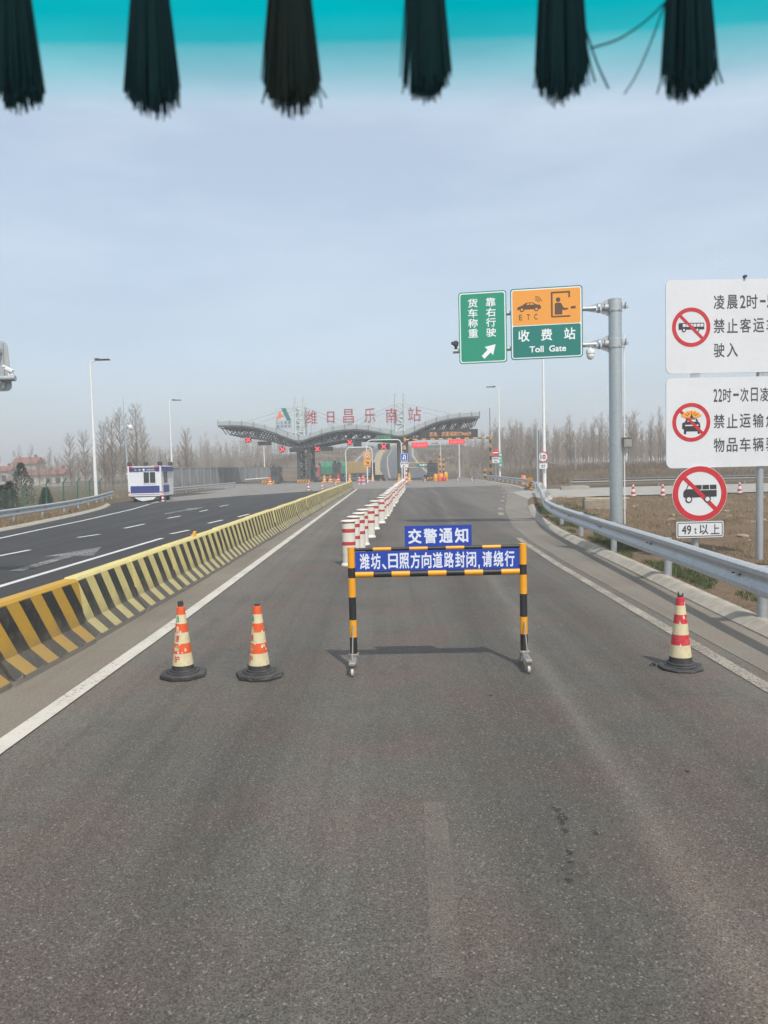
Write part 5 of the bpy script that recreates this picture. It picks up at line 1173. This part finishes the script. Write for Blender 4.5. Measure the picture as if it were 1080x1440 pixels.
# trucks behind the lanes
def truck(label, x, D, rz, L, H, body_mat, cab_mat, tarp=False):
    o = thing('cargo_truck', label, 'truck', (x, D, 0), rz); w_ = 2.5
    mb = MB(); mb.box((0, -L / 2 - 1.1, 1.75), (w_ * .97, 2.1, 2.3), 0, 0, .12); mb.box((0, -L / 2 - 1.1, .75), (w_ * .9, 2.0, .4), 0, 0, .05); cb = mb.build('cab', cab_mat, o)
    mb = MB(); mb.box((0, -L / 2 - 2.17, 2.2), (w_ * .82, .04, .85)); mb.box((w_ * .49, -L / 2 - 1.2, 2.2), (.03, 1.0, .7)); mb.box((-w_ * .49, -L / 2 - 1.2, 2.2), (.03, 1.0, .7)); mb.build('cab_window', M_glass, cb)
    mb = MB()
    if tarp:
        prof = [(-1.3, 1.2), (-1.32, 2.6), (-1.1, 3.35), (-.4, H - .1), (.3, H), (1.05, 3.4), (1.3, 2.7), (1.3, 1.2)]; n_ = len(prof); ky = 14
        for j in range(ky): 
            yy = lerp(-L / 2, L / 2, j / (ky - 1)); mb.v += [(a + .06 * sin(j * 2.1 + i), yy, b + (.09 * sin(j * 1.7 + i * 2) if b > 2 else 0)) for i, (a, b) in enumerate(prof)]
        for j in range(ky - 1):
            for i in range(n_ - 1): mb.f.append([j * n_ + i, j * n_ + i + 1, (j + 1) * n_ + i + 1, (j + 1) * n_ + i]); mb.m.append(0)
        mb.f += [list(range(n_))[::-1], list(range((ky - 1) * n_, ky * n_))]; mb.m += [0, 0]
    else:
        mb.box((0, 0, 1.3 + (H - 1.3) / 2), (w_, L, H - 1.3), 0, 0, .03)
        for j in range(int(L / .45)):
            for s in (-1, 1): mb.box((s * (w_ / 2 + .02), -L / 2 + .3 + j * .45, 1.3 + (H - 1.3) / 2), (.04, .18, H - 1.6))
    mb.build('tarp' if tarp else 'container', body_mat, o); mb = MB(); mb.box((0, -.3, 1.05), (w_ * .8, L + 2.5, .22)); mb.build('chassis', M_dark, o)
    for yy in (-L / 2 - .9, L / 2 - 1.2, L / 2 - 2.5):
        for s in (-1, 1): mb = MB(); mb.tube([(s * 1.0 - .14, yy, .5), (s * 1.0 + .14, yy, .5)], .5, 18); mb.build('wheel', M_rubber, o)
    return o
M_tarp = paint('tarp_green', (.03, .24, .15), .7, 0, .3); M_cont = paint('container_tan', (.40, .27, .10), .6, 0, .3); M_cabr = paint('cab_red', (.20, .035, .035), .4, 0, .3)
truck('lorry with a heaped green tarpaulin load and a red and white cab behind the booths', P(467, 660, 152).x, 152, RAD(-74), 5.0, 3.6, M_tarp, paint('cab_redwhite', (.40, .10, .09), .4, 0, .6, (.55, .52, .50), 1.2), True)
truck('lorry with a tan corrugated container and dull red cab behind the pipe frame', P(500, 660, 160).x, 160, RAD(-88), 4.6, 3.6, M_cont, M_cabr)
# double barrier of the ramp behind
mb = MB(); yy_ = [146 + k * 4 for k in range(42)]
cl = [(ramp_cx(y) - .12 * hw(y) - pw([(146, .4), (170, 1.2), (230, 1.0), (300, 0)], y), y, hz(ramp_cx(y), y) + .12) for y in yy_]
mb.ribbon([(x - .9, y, z + .85) for x, y, z in cl], [(x + .9, y, z + .85) for x, y, z in cl]); mb.ribbon([(x - 1.0, y, z) for x, y, z in cl], [(x - .9, y, z + .85) for x, y, z in cl]); mb.ribbon([(x + .9, y, z + .85) for x, y, z in cl], [(x + 1.0, y, z) for x, y, z in cl])
mb.add([(cl[0][0] - 1.0, cl[0][1], cl[0][2]), (cl[0][0] + 1.0, cl[0][1], cl[0][2]), (cl[0][0] + .9, cl[0][1], cl[0][2] + .85), (cl[0][0] - .9, cl[0][1], cl[0][2] + .85)], [(0, 1, 2, 3)])
tag(mb.build('median_wall', concrete('median_tan', (.36, .30, .18), .8, 1)), 'low tan median wall curving up the ramp road behind the toll lanes', 'wall')
# ------------------------------------------------------------------ police cabin trailer
PD = 60.0; xa, xb = P(181.5, 690, PD).x, P(227, 690, PD).x; wC = xb - xa; zt_, zb_ = P(200, 655.5, PD).z, P(200, 700, PD).z
M_pw = paint('cabin_white', (.72, .74, .76), .4, 0, .15); M_pb = paint('cabin_blue', (.035, .05, .22), .4, 0, .1); M_stripe = stripes('cabin_edge', (.75, .74, .74), (.50, .06, .06), 3.2, 1.0, .05)
cb = thing('police_cabin', 'white and blue police cabin trailer parked against the guardrail', 'police cabin', ((xa + xb) / 2, PD, 0), RAD(3)); h0, h1 = .42, zt_; hw_ = wC / 2; LC = 4.2
mb = MB(); mb.box((0, LC / 2, (h0 + h1) / 2), (wC, LC, h1 - h0), 0, 0, .04); 
for i in range(9): z = lerp(h0 + 1.15, h1 - .5, i / 8); mb.box((0, -.003, z), (wC - .3, .012, .02))
mb.build('cabin_body', M_pw, cb)
Xc = lambda q: lerp(-hw_, hw_, q); Zc = lambda q: lerp(h0, h1, q)
mb = MB(); mb.box((0, -.02, Zc(.235)), (wC * .88, .03, (h1 - h0) * .23)); mb.box((0, -.02, Zc(.905)), (wC * .92, .03, (h1 - h0) * .17)); mb.box((hw_ + .02, LC * .38, Zc(.24)), (.03, LC * .45, (h1 - h0) * .24)); mb.box((hw_ + .06, LC * .5, Zc(.90)), (.14, LC * .86, (h1 - h0) * .15)); mb.build('blue_panel', M_pb, cb)
mb = MB()
for q in (.555, .745): mb.box((Xc(q), -.02, Zc(.62)), (wC * .165, .02, (h1 - h0) * .35))
mb.box((hw_ + .02, LC * .35, Zc(.62)), (.02, LC * .28, (h1 - h0) * .36)); mb.build('cabin_window', M_glass, cb)
mb = MB()
for q in (.46, .648, .835): mb.box((Xc(q), -.028, Zc(.62)), (.05, .03, (h1 - h0) * .38))
for q in (.43, .81): mb.box((Xc(.648), -.028, Zc(q)), (wC * .39, .028, .05))
mb.build('window_frame', M_white, cb)
mb = MB(); mb.box((0, -.06, Zc(.965)), (wC * .72, .1, (h1 - h0) * .055), 0, 0, .02)
mb.build('light_box', emit('lamp_white', (.9, .9, .9), .15), cb); mb = MB()
for q in (.09, .86): mb.box((Xc(q), -.065, Zc(.955)), (wC * .10, .1, (h1 - h0) * .075), 0, 0, .02)
mb.build('red_beacon', M_red, cb)
mb = MB()
for ch, q in (('公', .23), ('安', .36)): mb.text(ch, Xc(q), Zc(.88), .17, .17, -.0355, 0, .01, .003)
mb.text('POLICE', Xc(.69), Zc(.88), wC * .24, .12, -.0355, 0, .01, .003); mb.prism([(Xc(.48) + .11 * a, Zc(.88) + .11 * b) for a, b in ((-.8, .7), (0, .95), (.8, .7), (.8, -.1), (0, -1), (-.8, -.1))], -.0385, -.0355); mb.build('cabin_lettering', M_letw2, cb)
mb = MB(); 
for x in (-hw_ + .04, hw_ - .04): mb.box((x, -.03, Zc(.5)), (.10, .03, h1 - h0))
mb.box((0, -.032, Zc(.095)), (wC, .03, .08)); mb.build('warning_edge', M_stripe, cb)
mb = MB(); mb.prism([(-hw_ * .6, .38), (hw_ * .75, .40), (hw_ * .55, .18), (-.1, .08), (-hw_ * .35, .2)], -.5, -.45); mb.build('drawbar_plate', M_white, cb)
mb = MB(); mb.box((0, LC / 2, .38), (wC * .9, LC * .95, .12)); mb.build('chassis', M_dark, cb)
for s in (-1, 1):
    for yy in (1.0, 3.2): mb = MB(); mb.tube([(s * hw_ * .8 - .1, yy, .3), (s * hw_ * .8 + .1, yy, .3)], .30, 16); mb.build('wheel', M_rubber, cb)
for x, y in ((-hw_ + .1, .2), (0, .5), (hw_ - .1, .2), (hw_ - .1, LC - .3)): mb = MB(); mb.lathe([(.10, h1), (.19, h1 + .05), (.19, h1 + .28), (.12, h1 + .34)], 12, c=(x, y, 0)); mb.build('roof_camera', M_dark, cb, True)
mb = MB(); mb.box((-hw_ - .12, .4, Zc(.75)), (.2, .15, .14), 0, 0, .02); mb.box((-hw_ - .1, .4, Zc(.62)), (.14, .14, .3), 0, 0, .02); mb.build('side_camera', M_white, cb)

# ------------------------------------------------------------------ noise wall, fence, houses
nw = thing('noise_wall', 'grey panelled noise wall running behind the police cabin to the toll plaza', 'wall')
path = resample([(-36.5, 122, 0), (-31, 107, 0)][::-1][:0] or [(-30.3, 106, 0), (-29.8, 116, 0), (-29.2, 130, 0), (-28, 150, 0), (-25, 176, 0), (-22, 196, 0)], 4.0)
mb = MB(); pm_ = MB()
for a, b in zip(path, path[1:]):
    m_ = (a + b) / 2; L = (b - a).length; ang = atan2((b - a).y, (b - a).x); mb.box((m_.x, m_.y, 1.35), (L - .02, .14, 3.1), 0, ang); pm_.box((m_.x, m_.y, 2.95), (L, .24, .10), 0, ang)
mb.build('wall_panel', M_wallc, nw); pm_.build('wall_coping', M_curb, nw)
for p in path: mb = MB(); mb.box((p.x + .05, p.y - .02, 1.4), (.16, .24, 3.24)); mb.build('wall_post', M_steel, nw)
fe = thing('mesh_fence', 'green wire mesh fence with bent top posts beyond the near guardrail', 'fence')
fp = resample([(-44, 40, 0), (-33, 47, 0), (-26.5, 54, 0), (-25.5, 60, 0), (-25.8, 70, 0)], 3.0); M_fg = paint('fence_green', (.015, .14, .075), .5); M_wire = paint('fence_wire', (.02, .15, .085), .6)
for i, p in enumerate(fp):
    g = hz(p.x, p.y); t = (fp[min(i + 1, len(fp) - 1)] - fp[max(0, i - 1)]).normalized(); nr = Vector((-t.y, t.x, 0)); mb = MB()
    mb.tube([(p.x, p.y, g - .1), (p.x, p.y, g + 1.75), tuple(p + nr * -.28 + Vector((0, 0, g + 2.1)))], .045, 8); mb.build('fence_post', M_fg, fe, True)
    if i < len(fp) - 1:
        q = fp[i + 1]; g2 = hz(q.x, q.y); mb = MB()
        for j in range(1, 20): u = j / 20; c = p.lerp(q, u); gg_ = lerp(g, g2, u); mb.tube([(c.x, c.y, gg_ + .05), (c.x, c.y, gg_ + 1.75)], .005, 3, caps=False)
        for z in [.05 + .17 * j for j in range(11)]: mb.tube([(p.x, p.y, g + z), (q.x, q.y, g2 + z)], .006 if z > .06 and z < 1.7 else .018, 3, caps=False)
        mb.build('mesh_panel', M_wire, fe)
M_hw = paint('house_white', (.42, .39, .34), .8, 0, .4); M_hr = paint('house_roof', (.22, .085, .06), .8, 0, .4, (.2, .1, .08), 2)
def house(px, D, w_, d_, h_, rh, label, zb=-.7, rz=0):
    c = P(px, 660, D); o = thing('village_house', label, 'house', (c.x, D, zb), rz); mb = MB(); mb.box((0, d_ / 2, h_ / 2), (w_, d_, h_)); mb.build('wall', M_hw, o)
    mb = MB(); mb.add([(-w_ / 2 - .3, -.5, h_ - .1), (w_ / 2 + .3, -.5, h_ - .1), (w_ / 2 + .3, d_ / 2, h_ + rh), (-w_ / 2 - .3, d_ / 2, h_ + rh), (-w_ / 2 - .3, d_ + .5, h_ - .1), (w_ / 2 + .3, d_ + .5, h_ - .1)], [(0, 1, 2, 3), (3, 2, 5, 4), (0, 3, 4), (1, 5, 2), (0, 4, 5, 1)]); mb.build('roof', M_hr, o)
    n_ = max(2, int(w_ / 2.6))
    for i in range(n_): mb = MB(); x = lerp(-w_ / 2, w_ / 2, (i + .5) / n_); mb.box((x, -.02, h_ * .55), (1.1, .08, h_ * .38)); f_ = mb.build('window', M_glass, o); mb = MB(); mb.box((x, -.05, h_ * .34), (1.3, .14, .12)); mb.build('sill', M_white, f_)
    mb = MB(); mb.box((w_ * .3, d_ / 2, h_ + rh + .2), (.6, .6, .9)); mb.build('chimney', M_hr, o)
house(34, 205, 6.2, 6, 6.4, 1.7, 'taller white village house with red roof and chimney, behind the other'); house(54, 190, 7.0, 5, 3.3, 1.2, 'low village house with a long red roof among the bare trees'); house(-3, 200, 6, 5, 4.6, 1.2, 'pinkish village house cut by the frame edge'); house(74, 178, 4.5, 5, 3.4, 1.2, 'small village shed with a dull red roof beside the long house')
# culvert block and stones on the dirt
c = G(831, 716); o = thing('culvert_block', 'old weathered concrete block lying on the dirt by the guardrail', 'concrete block', (10.2, 35.5, hz(10.2, 35.5)), RAD(-6)); mb = MB(); mb.box((0, 0, .22), (1.9, .7, .50), 0, 0, .04); mb.box((-.75, -.05, .5), (.35, .5, .14), 0, 0, .03); mb.build('block', concrete('old_concrete', (.30, .26, .20), .9, 3), o); mb = MB(); mb.box((.1, .1, .49), (1.95, .85, .08), 0, 0, .02); mb.build('slab_cap', concrete('slab_tan', (.40, .33, .24), .9, 3), o)
o = thing('kerb_slab', 'long pale concrete slab at the far edge of the side road', 'concrete slab', (*G(808, 688.5)[:2], 0), RAD(3)); mb = MB(); mb.box((0, 0, .12), (2.4, .5, .32), 0, 0, .03); mb.build('slab', M_side, o); mb = MB(); mb.box((.3, .1, .31), (1.4, .35, .06), 0, 0, .02); mb.build('slab_chip', M_curb, o)
rr = random.Random(3); proto = None
for i in range(90):
    y = rr.uniform(12, 46); x = pw(KERB_R, y) + rr.uniform(2.2, 15); s = rr.uniform(.04, .13) * (2.2 if i % 15 == 0 else 1)
    if proto is None or i < 3:
        mb = MB(); import bmesh
        bm = bmesh.new(); bmesh.ops.create_icosphere(bm, subdivisions=2, radius=1)
        for v in bm.verts: v.co = v.co * (1 + .45 * mnoise.noise(v.co * 1.3 + Vector((i * 7.1, 0, 0))) + .12 * mnoise.noise(v.co * 4)); v.co.z *= .55
        me = bpy.data.meshes.new('rock'); bm.to_mesh(me); bm.free(); me.materials.append(concrete('rock_tan', (.30, .245, .18), .95, 3) if 'rock_tan' not in MATS else MATS['rock_tan']); proto = (proto or []) + [me]
    o = bpy.data.objects.new('rock', proto[i % len(proto)]); COL.objects.link(o); o.location = (x, y, hz(x, y) + s * .15); o.scale = (s * rr.uniform(1, 1.8), s, s); o.rotation_euler = (0, 0, rr.random() * 6)
    tag(o, 'tan lump of broken earth on the dirt bank behind the guardrail', 'rock', 'lumps on the dirt bank')

# ------------------------------------------------------------------ plants
def blades(name, n, place, hgt, wid, mat, lean=.35, seed=1):
    r = random.Random(seed); mb = MB(); made = 0; tries = 0
    while made < n and tries < n * 12:
        tries += 1; q = place(r)
        if q is None: continue
        x, y = q; z = hz(x, y)
        for b in range(3):
            a = r.random() * 6.28; h_ = hgt * r.uniform(.5, 1.25); w_ = wid * r.uniform(.6, 1.3); dx, dy = cos(a) * h_ * lean * r.random(), sin(a) * h_ * lean * r.random(); px, py = x + r.uniform(-.05, .05), y + r.uniform(-.05, .05)
            b_ = r.random() * 3.14; ux, uy = cos(b_) * w_, sin(b_) * w_
            mb.add([(px - ux, py - uy, z - .01), (px + ux, py + uy, z - .01), (px + dx * .5 + ux * .6, py + dy * .5 + uy * .6, z + h_ * .6), (px + dx, py + dy, z + h_), (px + dx * .5 - ux * .6, py + dy * .5 - uy * .6, z + h_ * .6)], [(0, 1, 2, 3, 4)])
        made += 1
    return tag(mb.build(name, mat), kind='stuff')
def grassm(name, a, b):
    t = NT(name); v = t.coord(); n_ = t.noise(v, 3, 4, .6); n2 = t.noise(v, .6, 3); t.base(t.mix(n_, a, b), .8); return t.m
def pv(r):
    y = 3 + 37 * r.random() ** 1.5; x = pw(KERB_R, y) + .42 + 2.0 * r.random() ** 1.3
    return (x, y) if mnoise.noise((x * 1.1, y * .7, 5)) > -.12 else None
blades('grass', 11000, pv, .085, .006, grassm('grass_green', (.035, .070, .022), (.11, .135, .05)), .8, 2)
def pd(r):
    y = 6 + 42 * r.random(); x = pw(KERB_R, y) + 1.2 + 18 * r.random()
    return (x, y) if mnoise.noise((x * .5, y * .5, 9)) > -.08 and not in_side(x, y) else None
M_dry = grassm('grass_dry', (.16, .115, .065), (.34, .26, .15))
blades('dry_grass', 14000, pd, .13, .007, M_dry, .9, 3)
def pl2(r):
    y = 8 + 54 * r.random(); x = pw(LEFT_E, y) - .4 - 12 * r.random() ** 1.6
    return (x, y) if mnoise.noise((x * .5, y * .5, 2)) > -.2 else None
blades('dry_grass', 7500, pl2, .24, .010, M_dry, .8, 4)
def pe(r):
    y = 76 + 34 * r.random(); x = 17 + 75 * r.random(); return (x, y) if mnoise.noise((x * .15, y * .3, 4)) > -.25 else None
blades('dry_scrub', 9000, pe, .75, .014, grassm('scrub', (.12, .085, .055), (.22, .165, .11)), .9, 5)
def pl3(r):
    y = 62 + 60 * r.random(); x = -28 - 70 * r.random(); return (x, y)
blades('dry_scrub', 7000, pl3, .8, .016, grassm('scrub_pale', (.15, .12, .075), (.26, .21, .13)), .9, 6)

def ph_(r):
    y = 188 + 105 * r.random(); x = -75 + 150 * r.random()
    if abs(x - ramp_cx(y)) < hw(y) + 1.5: return None
    return (x, y) if mnoise.noise((x * .08, y * .08, 4)) > -.15 else None
blades('hill_scrub', 9000, ph_, 1.0, .05, grassm('scrub_brown', (.085, .065, .045), (.17, .13, .09)), .9, 8)

def bare_tree(seed, H, spread, nb, twigs):
    r = random.Random(seed); tk = MB(); cr_ = MB(); bend = (r.uniform(-.3, .3), r.uniform(-.3, .3))
    tp = [(bend[0] * (t ** 2) + r.uniform(-.04, .04), bend[1] * t * t + r.uniform(-.04, .04), H * t) for t in [k / 8 for k in range(9)]]
    tk.tube(tp, [H * .0125 * (1 - .92 * k / 8) for k in range(9)], 6)
    for i in range(nb):
        t = r.uniform(.20, .96); z = H * t; k = min(7, int(t * 8)); f = t * 8 - k; base = Vector(tp[k]).lerp(Vector(tp[k + 1]), f)
        a = r.random() * 6.283; L = H * spread * (1.15 - t) * r.uniform(.6, 1.3) + H * .05; up_ = r.uniform(.75, 1.5)
        d = Vector((cos(a), sin(a), up_)).normalized(); p1 = base + d * L * .5 + Vector((0, 0, L * .04)); p2 = base + d * L + Vector((0, 0, L * .22)); r0 = H * .005 * (1.15 - t) + .004
        cr_.tube([base, p1, p2], [r0, r0 * .6, r0 * .2], 4, caps=False)
        for q in range(twigs):
            u = r.uniform(.25, 1); b = base.lerp(p1, u * 2) if u < .5 else p1.lerp(p2, u * 2 - 1); a2 = a + r.uniform(-1.3, 1.3); l2 = L * r.uniform(.22, .5); d2 = Vector((cos(a2) * .7, sin(a2) * .7, r.uniform(.5, 1.4))).normalized()
            e = b + d2 * l2; cr_.tube([b, b.lerp(e, .5) + Vector((0, 0, -.02 * l2)), e], [r0 * .45 + .005, r0 * .35 + .0045, .003], 3, caps=False)
            for s in range(3):
                b3 = b.lerp(e, r.uniform(.3, .9)); d3 = (d2 + Vector((r.uniform(-.7, .7), r.uniform(-.7, .7), r.uniform(-.1, .6)))).normalized(); e3 = b3 + d3 * l2 * .5
                w_ = .010; sd = d3.cross(Vector((r.uniform(-1, 1), r.uniform(-1, 1), .3))).normalized() * w_; cr_.add([b3 - sd, b3 + sd, e3], [(0, 1, 2)])
    return tk, cr_
def tree_thing(seed, H, spread, nb, tw, mt, label, grp):
    tk, cr_ = bare_tree(seed, H, spread, nb, tw); o = thing('bare_tree', label, 'tree', (0, 0, 0), 0, grp); tk.build('trunk', M_bark, o, True); cr_.build('crown', mt, o); return o
GR, GL = 'bare trees of the plantation beyond the side road', 'bare trees beyond the police cabin'
LR = 'slender bare tree in the dense plantation beyond the side road'; LL = 'bare tree in the woodland strip behind the noise wall and green fence'
PV = [tree_thing(21, 9.2, .15, 64, 6, M_twig2, LR, GR), tree_thing(22, 8.4, .17, 62, 6, M_twig, LR, GR), tree_thing(23, 10.0, .13, 66, 6, M_twig2, LR, GR), tree_thing(24, 7.6, .24, 56, 6, M_twig, LR, GR)]
used = [0] * 4
def put(i, x, y, s, label, grp):
    k = i % 4; o = PV[k] if not used[k] else copy_tree(PV[k]); used[k] = 1
    o.location = (x, y, hz(x, y) - .05); o.scale = (s * .62, s * .62, s * random.uniform(.95, 1.12)); o.rotation_euler = (0, 0, random.random() * 6.28); tag(o, label, 'tree', grp)
rr = random.Random(11); cnt = 0
for row in range(7):
    y0 = 110 + row * 6.5; x0 = 15.5 + row * .9; x1 = y0 * .53 + 3
    for j in range(28):
        x = lerp(x0, x1, (j + rr.random()) / 28); y = y0 + rr.uniform(-2.8, 2.8)
        put(cnt, x, y, rr.uniform(.52, .92), LR, GR); cnt += 1
# single trees with a broad crown in front of the plantation
BT = tree_thing(31, 5.2, .42, 30, 8, M_twig, '', GR); fl = 0
for px, D, s, lab in ((745, 100, 1.0, 'low spreading bare tree in front of the plantation, beside the no entry sign'), (802, 104, .9, 'low spreading bare tree behind the utility pole'), (868, 98, 1.05, 'low spreading bare tree behind the thick gantry pole'), (883, 110, 1.4, 'dark bushy bare tree just right of the thick gantry pole')):
    o = BT if not fl else copy_tree(BT); fl = 1; x = P(px, 660, D).x; o.location = (x, D, hz(x, D)); o.scale = (s, s, s); o.rotation_euler = (0, 0, rr.random() * 6); tag(o, lab, 'tree', GR)
# left woodland
for k in range(88):
    t = rr.random(); y = 118 + 80 * t; px = rr.uniform(-80, 415) if k % 3 else rr.uniform(60, 300); x = P(px, 660, y).x
    if x > -31 and y < 205: x = -33 - rr.random() * 6
    put(cnt, x, y, rr.uniform(.5, .92), LL, GL); cnt += 1
PT = tree_thing(41, 12.0, .19, 74, 7, M_twig, '', GL); fl = 0
for px, D, s, lab in ((158, 112, .92, 'tall bare poplar left of the surveillance mast'), (171, 108, .98, 'tall bare poplar with pale trunk right behind the surveillance mast'), (147, 118, .9, 'tall bare poplar farthest left of the clump by the police cabin'), (193, 112, 1.05, 'tallest bare poplar, holding a nest, above the police cabin'), (201, 120, .9, 'tall bare poplar just left of the lamp by the noise wall'), (262, 126, .78, 'middling bare poplar right of the lamp by the noise wall'), (120, 130, .86, 'middling bare poplar behind the tallest street lamp'), (99, 140, .85, 'middling bare poplar near the red roofed houses')):
    o = PT if not fl else copy_tree(PT); fl = 1; x = P(px, 660, D).x; o.location = (x, D, hz(x, D)); o.scale = (s, s, s); o.rotation_euler = (0, 0, rr.random() * 6); tag(o, lab, 'tree', GL)
# evergreens
def evergreen(px, D, H, label, zb):
    c = P(px, 690, D); g = hz(c.x, D); o = thing('evergreen_shrub', label, 'shrub', (c.x, D, g)); r = random.Random(int(px)); mb = MB(); mb.tube([(0, 0, -.1), (0, 0, H * .9)], [.09, .02], 6); mb.build('trunk', M_bark, o); mb = MB()
    for i in range(1700):
        t = r.random() ** .8; z = H * (.04 + .96 * t); R_ = H * .36 * (1 - t) ** .75 * (1 + .25 * sin(t * 30 + i)) * sqrt(r.random()) + .04; a = r.random() * 6.28; p = Vector((R_ * cos(a), R_ * sin(a), z)); d = Vector((cos(a), sin(a), r.uniform(.2, 1.2))).normalized() * r.uniform(.12, .26); sd = d.cross(Vector((r.uniform(-1, 1), r.uniform(-1, 1), r.uniform(-1, 1)))).normalized() * .035
        mb.add([p - sd, p + sd, p + d], [(0, 1, 2)])
    mb.build('crown', grassm('cedar_%d' % int(px), (.020, .030, .018), (.055, .065, .035)), o)
evergreen(31, 66, 4.0, 'taller dark green conical evergreen before the red roofed houses', 0); evergreen(13, 62, 2.5, 'smaller dark green evergreen beside the taller one', 0); evergreen(64, 60, 1.5, 'dark low shrub behind the green fence', 0); evergreen(2, 64, 2.2, 'dark evergreen shrub cut by the frame edge', 0)
# far woods, one mass
def far_wood(name, spots, seed):
    vs = [bare_tree(60 + k, 9.8, .16, 40, 5) for k in range(3)]; r = random.Random(seed); mb = MB()
    for x, y, s in spots:
        tk, c2 = vs[r.randrange(3)]; g = hz(x, y); a = r.random() * 6.28; ca, sa = cos(a), sin(a)
        for m_ in (tk, c2): mb.add([(x + (p[0] * ca - p[1] * sa) * s, y + (p[0] * sa + p[1] * ca) * s, g + p[2] * s) for p in m_.v], m_.f)
    return tag(mb.build(name, M_twig2), kind='stuff')
far_wood('far_wood', [(lambda y: (rr.uniform(13 + (y - 150) * .25, y * .56), y, rr.uniform(.55, .95)))(rr.uniform(158, 235)) for _ in range(340)] + [(rr.uniform(15.5, 30), rr.uniform(136, 172), rr.uniform(.55, .85)) for _ in range(70)] + [(rr.uniform(-250, -34), rr.uniform(200, 320), rr.uniform(.75, 1.1)) for _ in range(180)] + [(rr.uniform(-90, -30), rr.uniform(205, 250), rr.uniform(.6, .9)) for _ in range(170)], 5)

# ------------------------------------------------------------------ haze
t = NT('haze_air'); t.n.remove(t.b); pvn = t.n.new('ShaderNodeVolumePrincipled'); pvn.inputs['Color'].default_value = (.90, .90, .89, 1); pvn.inputs['Density'].default_value = HAZE_DENSITY; pvn.inputs['Anisotropy'].default_value = .25
t.L(pvn.outputs[0], t.out.inputs['Volume'])
mb = MB(); mb.box((0, 740, 13.5), (3300, 1800, 37)); tag(mb.build('haze', t.m), kind='stuff')
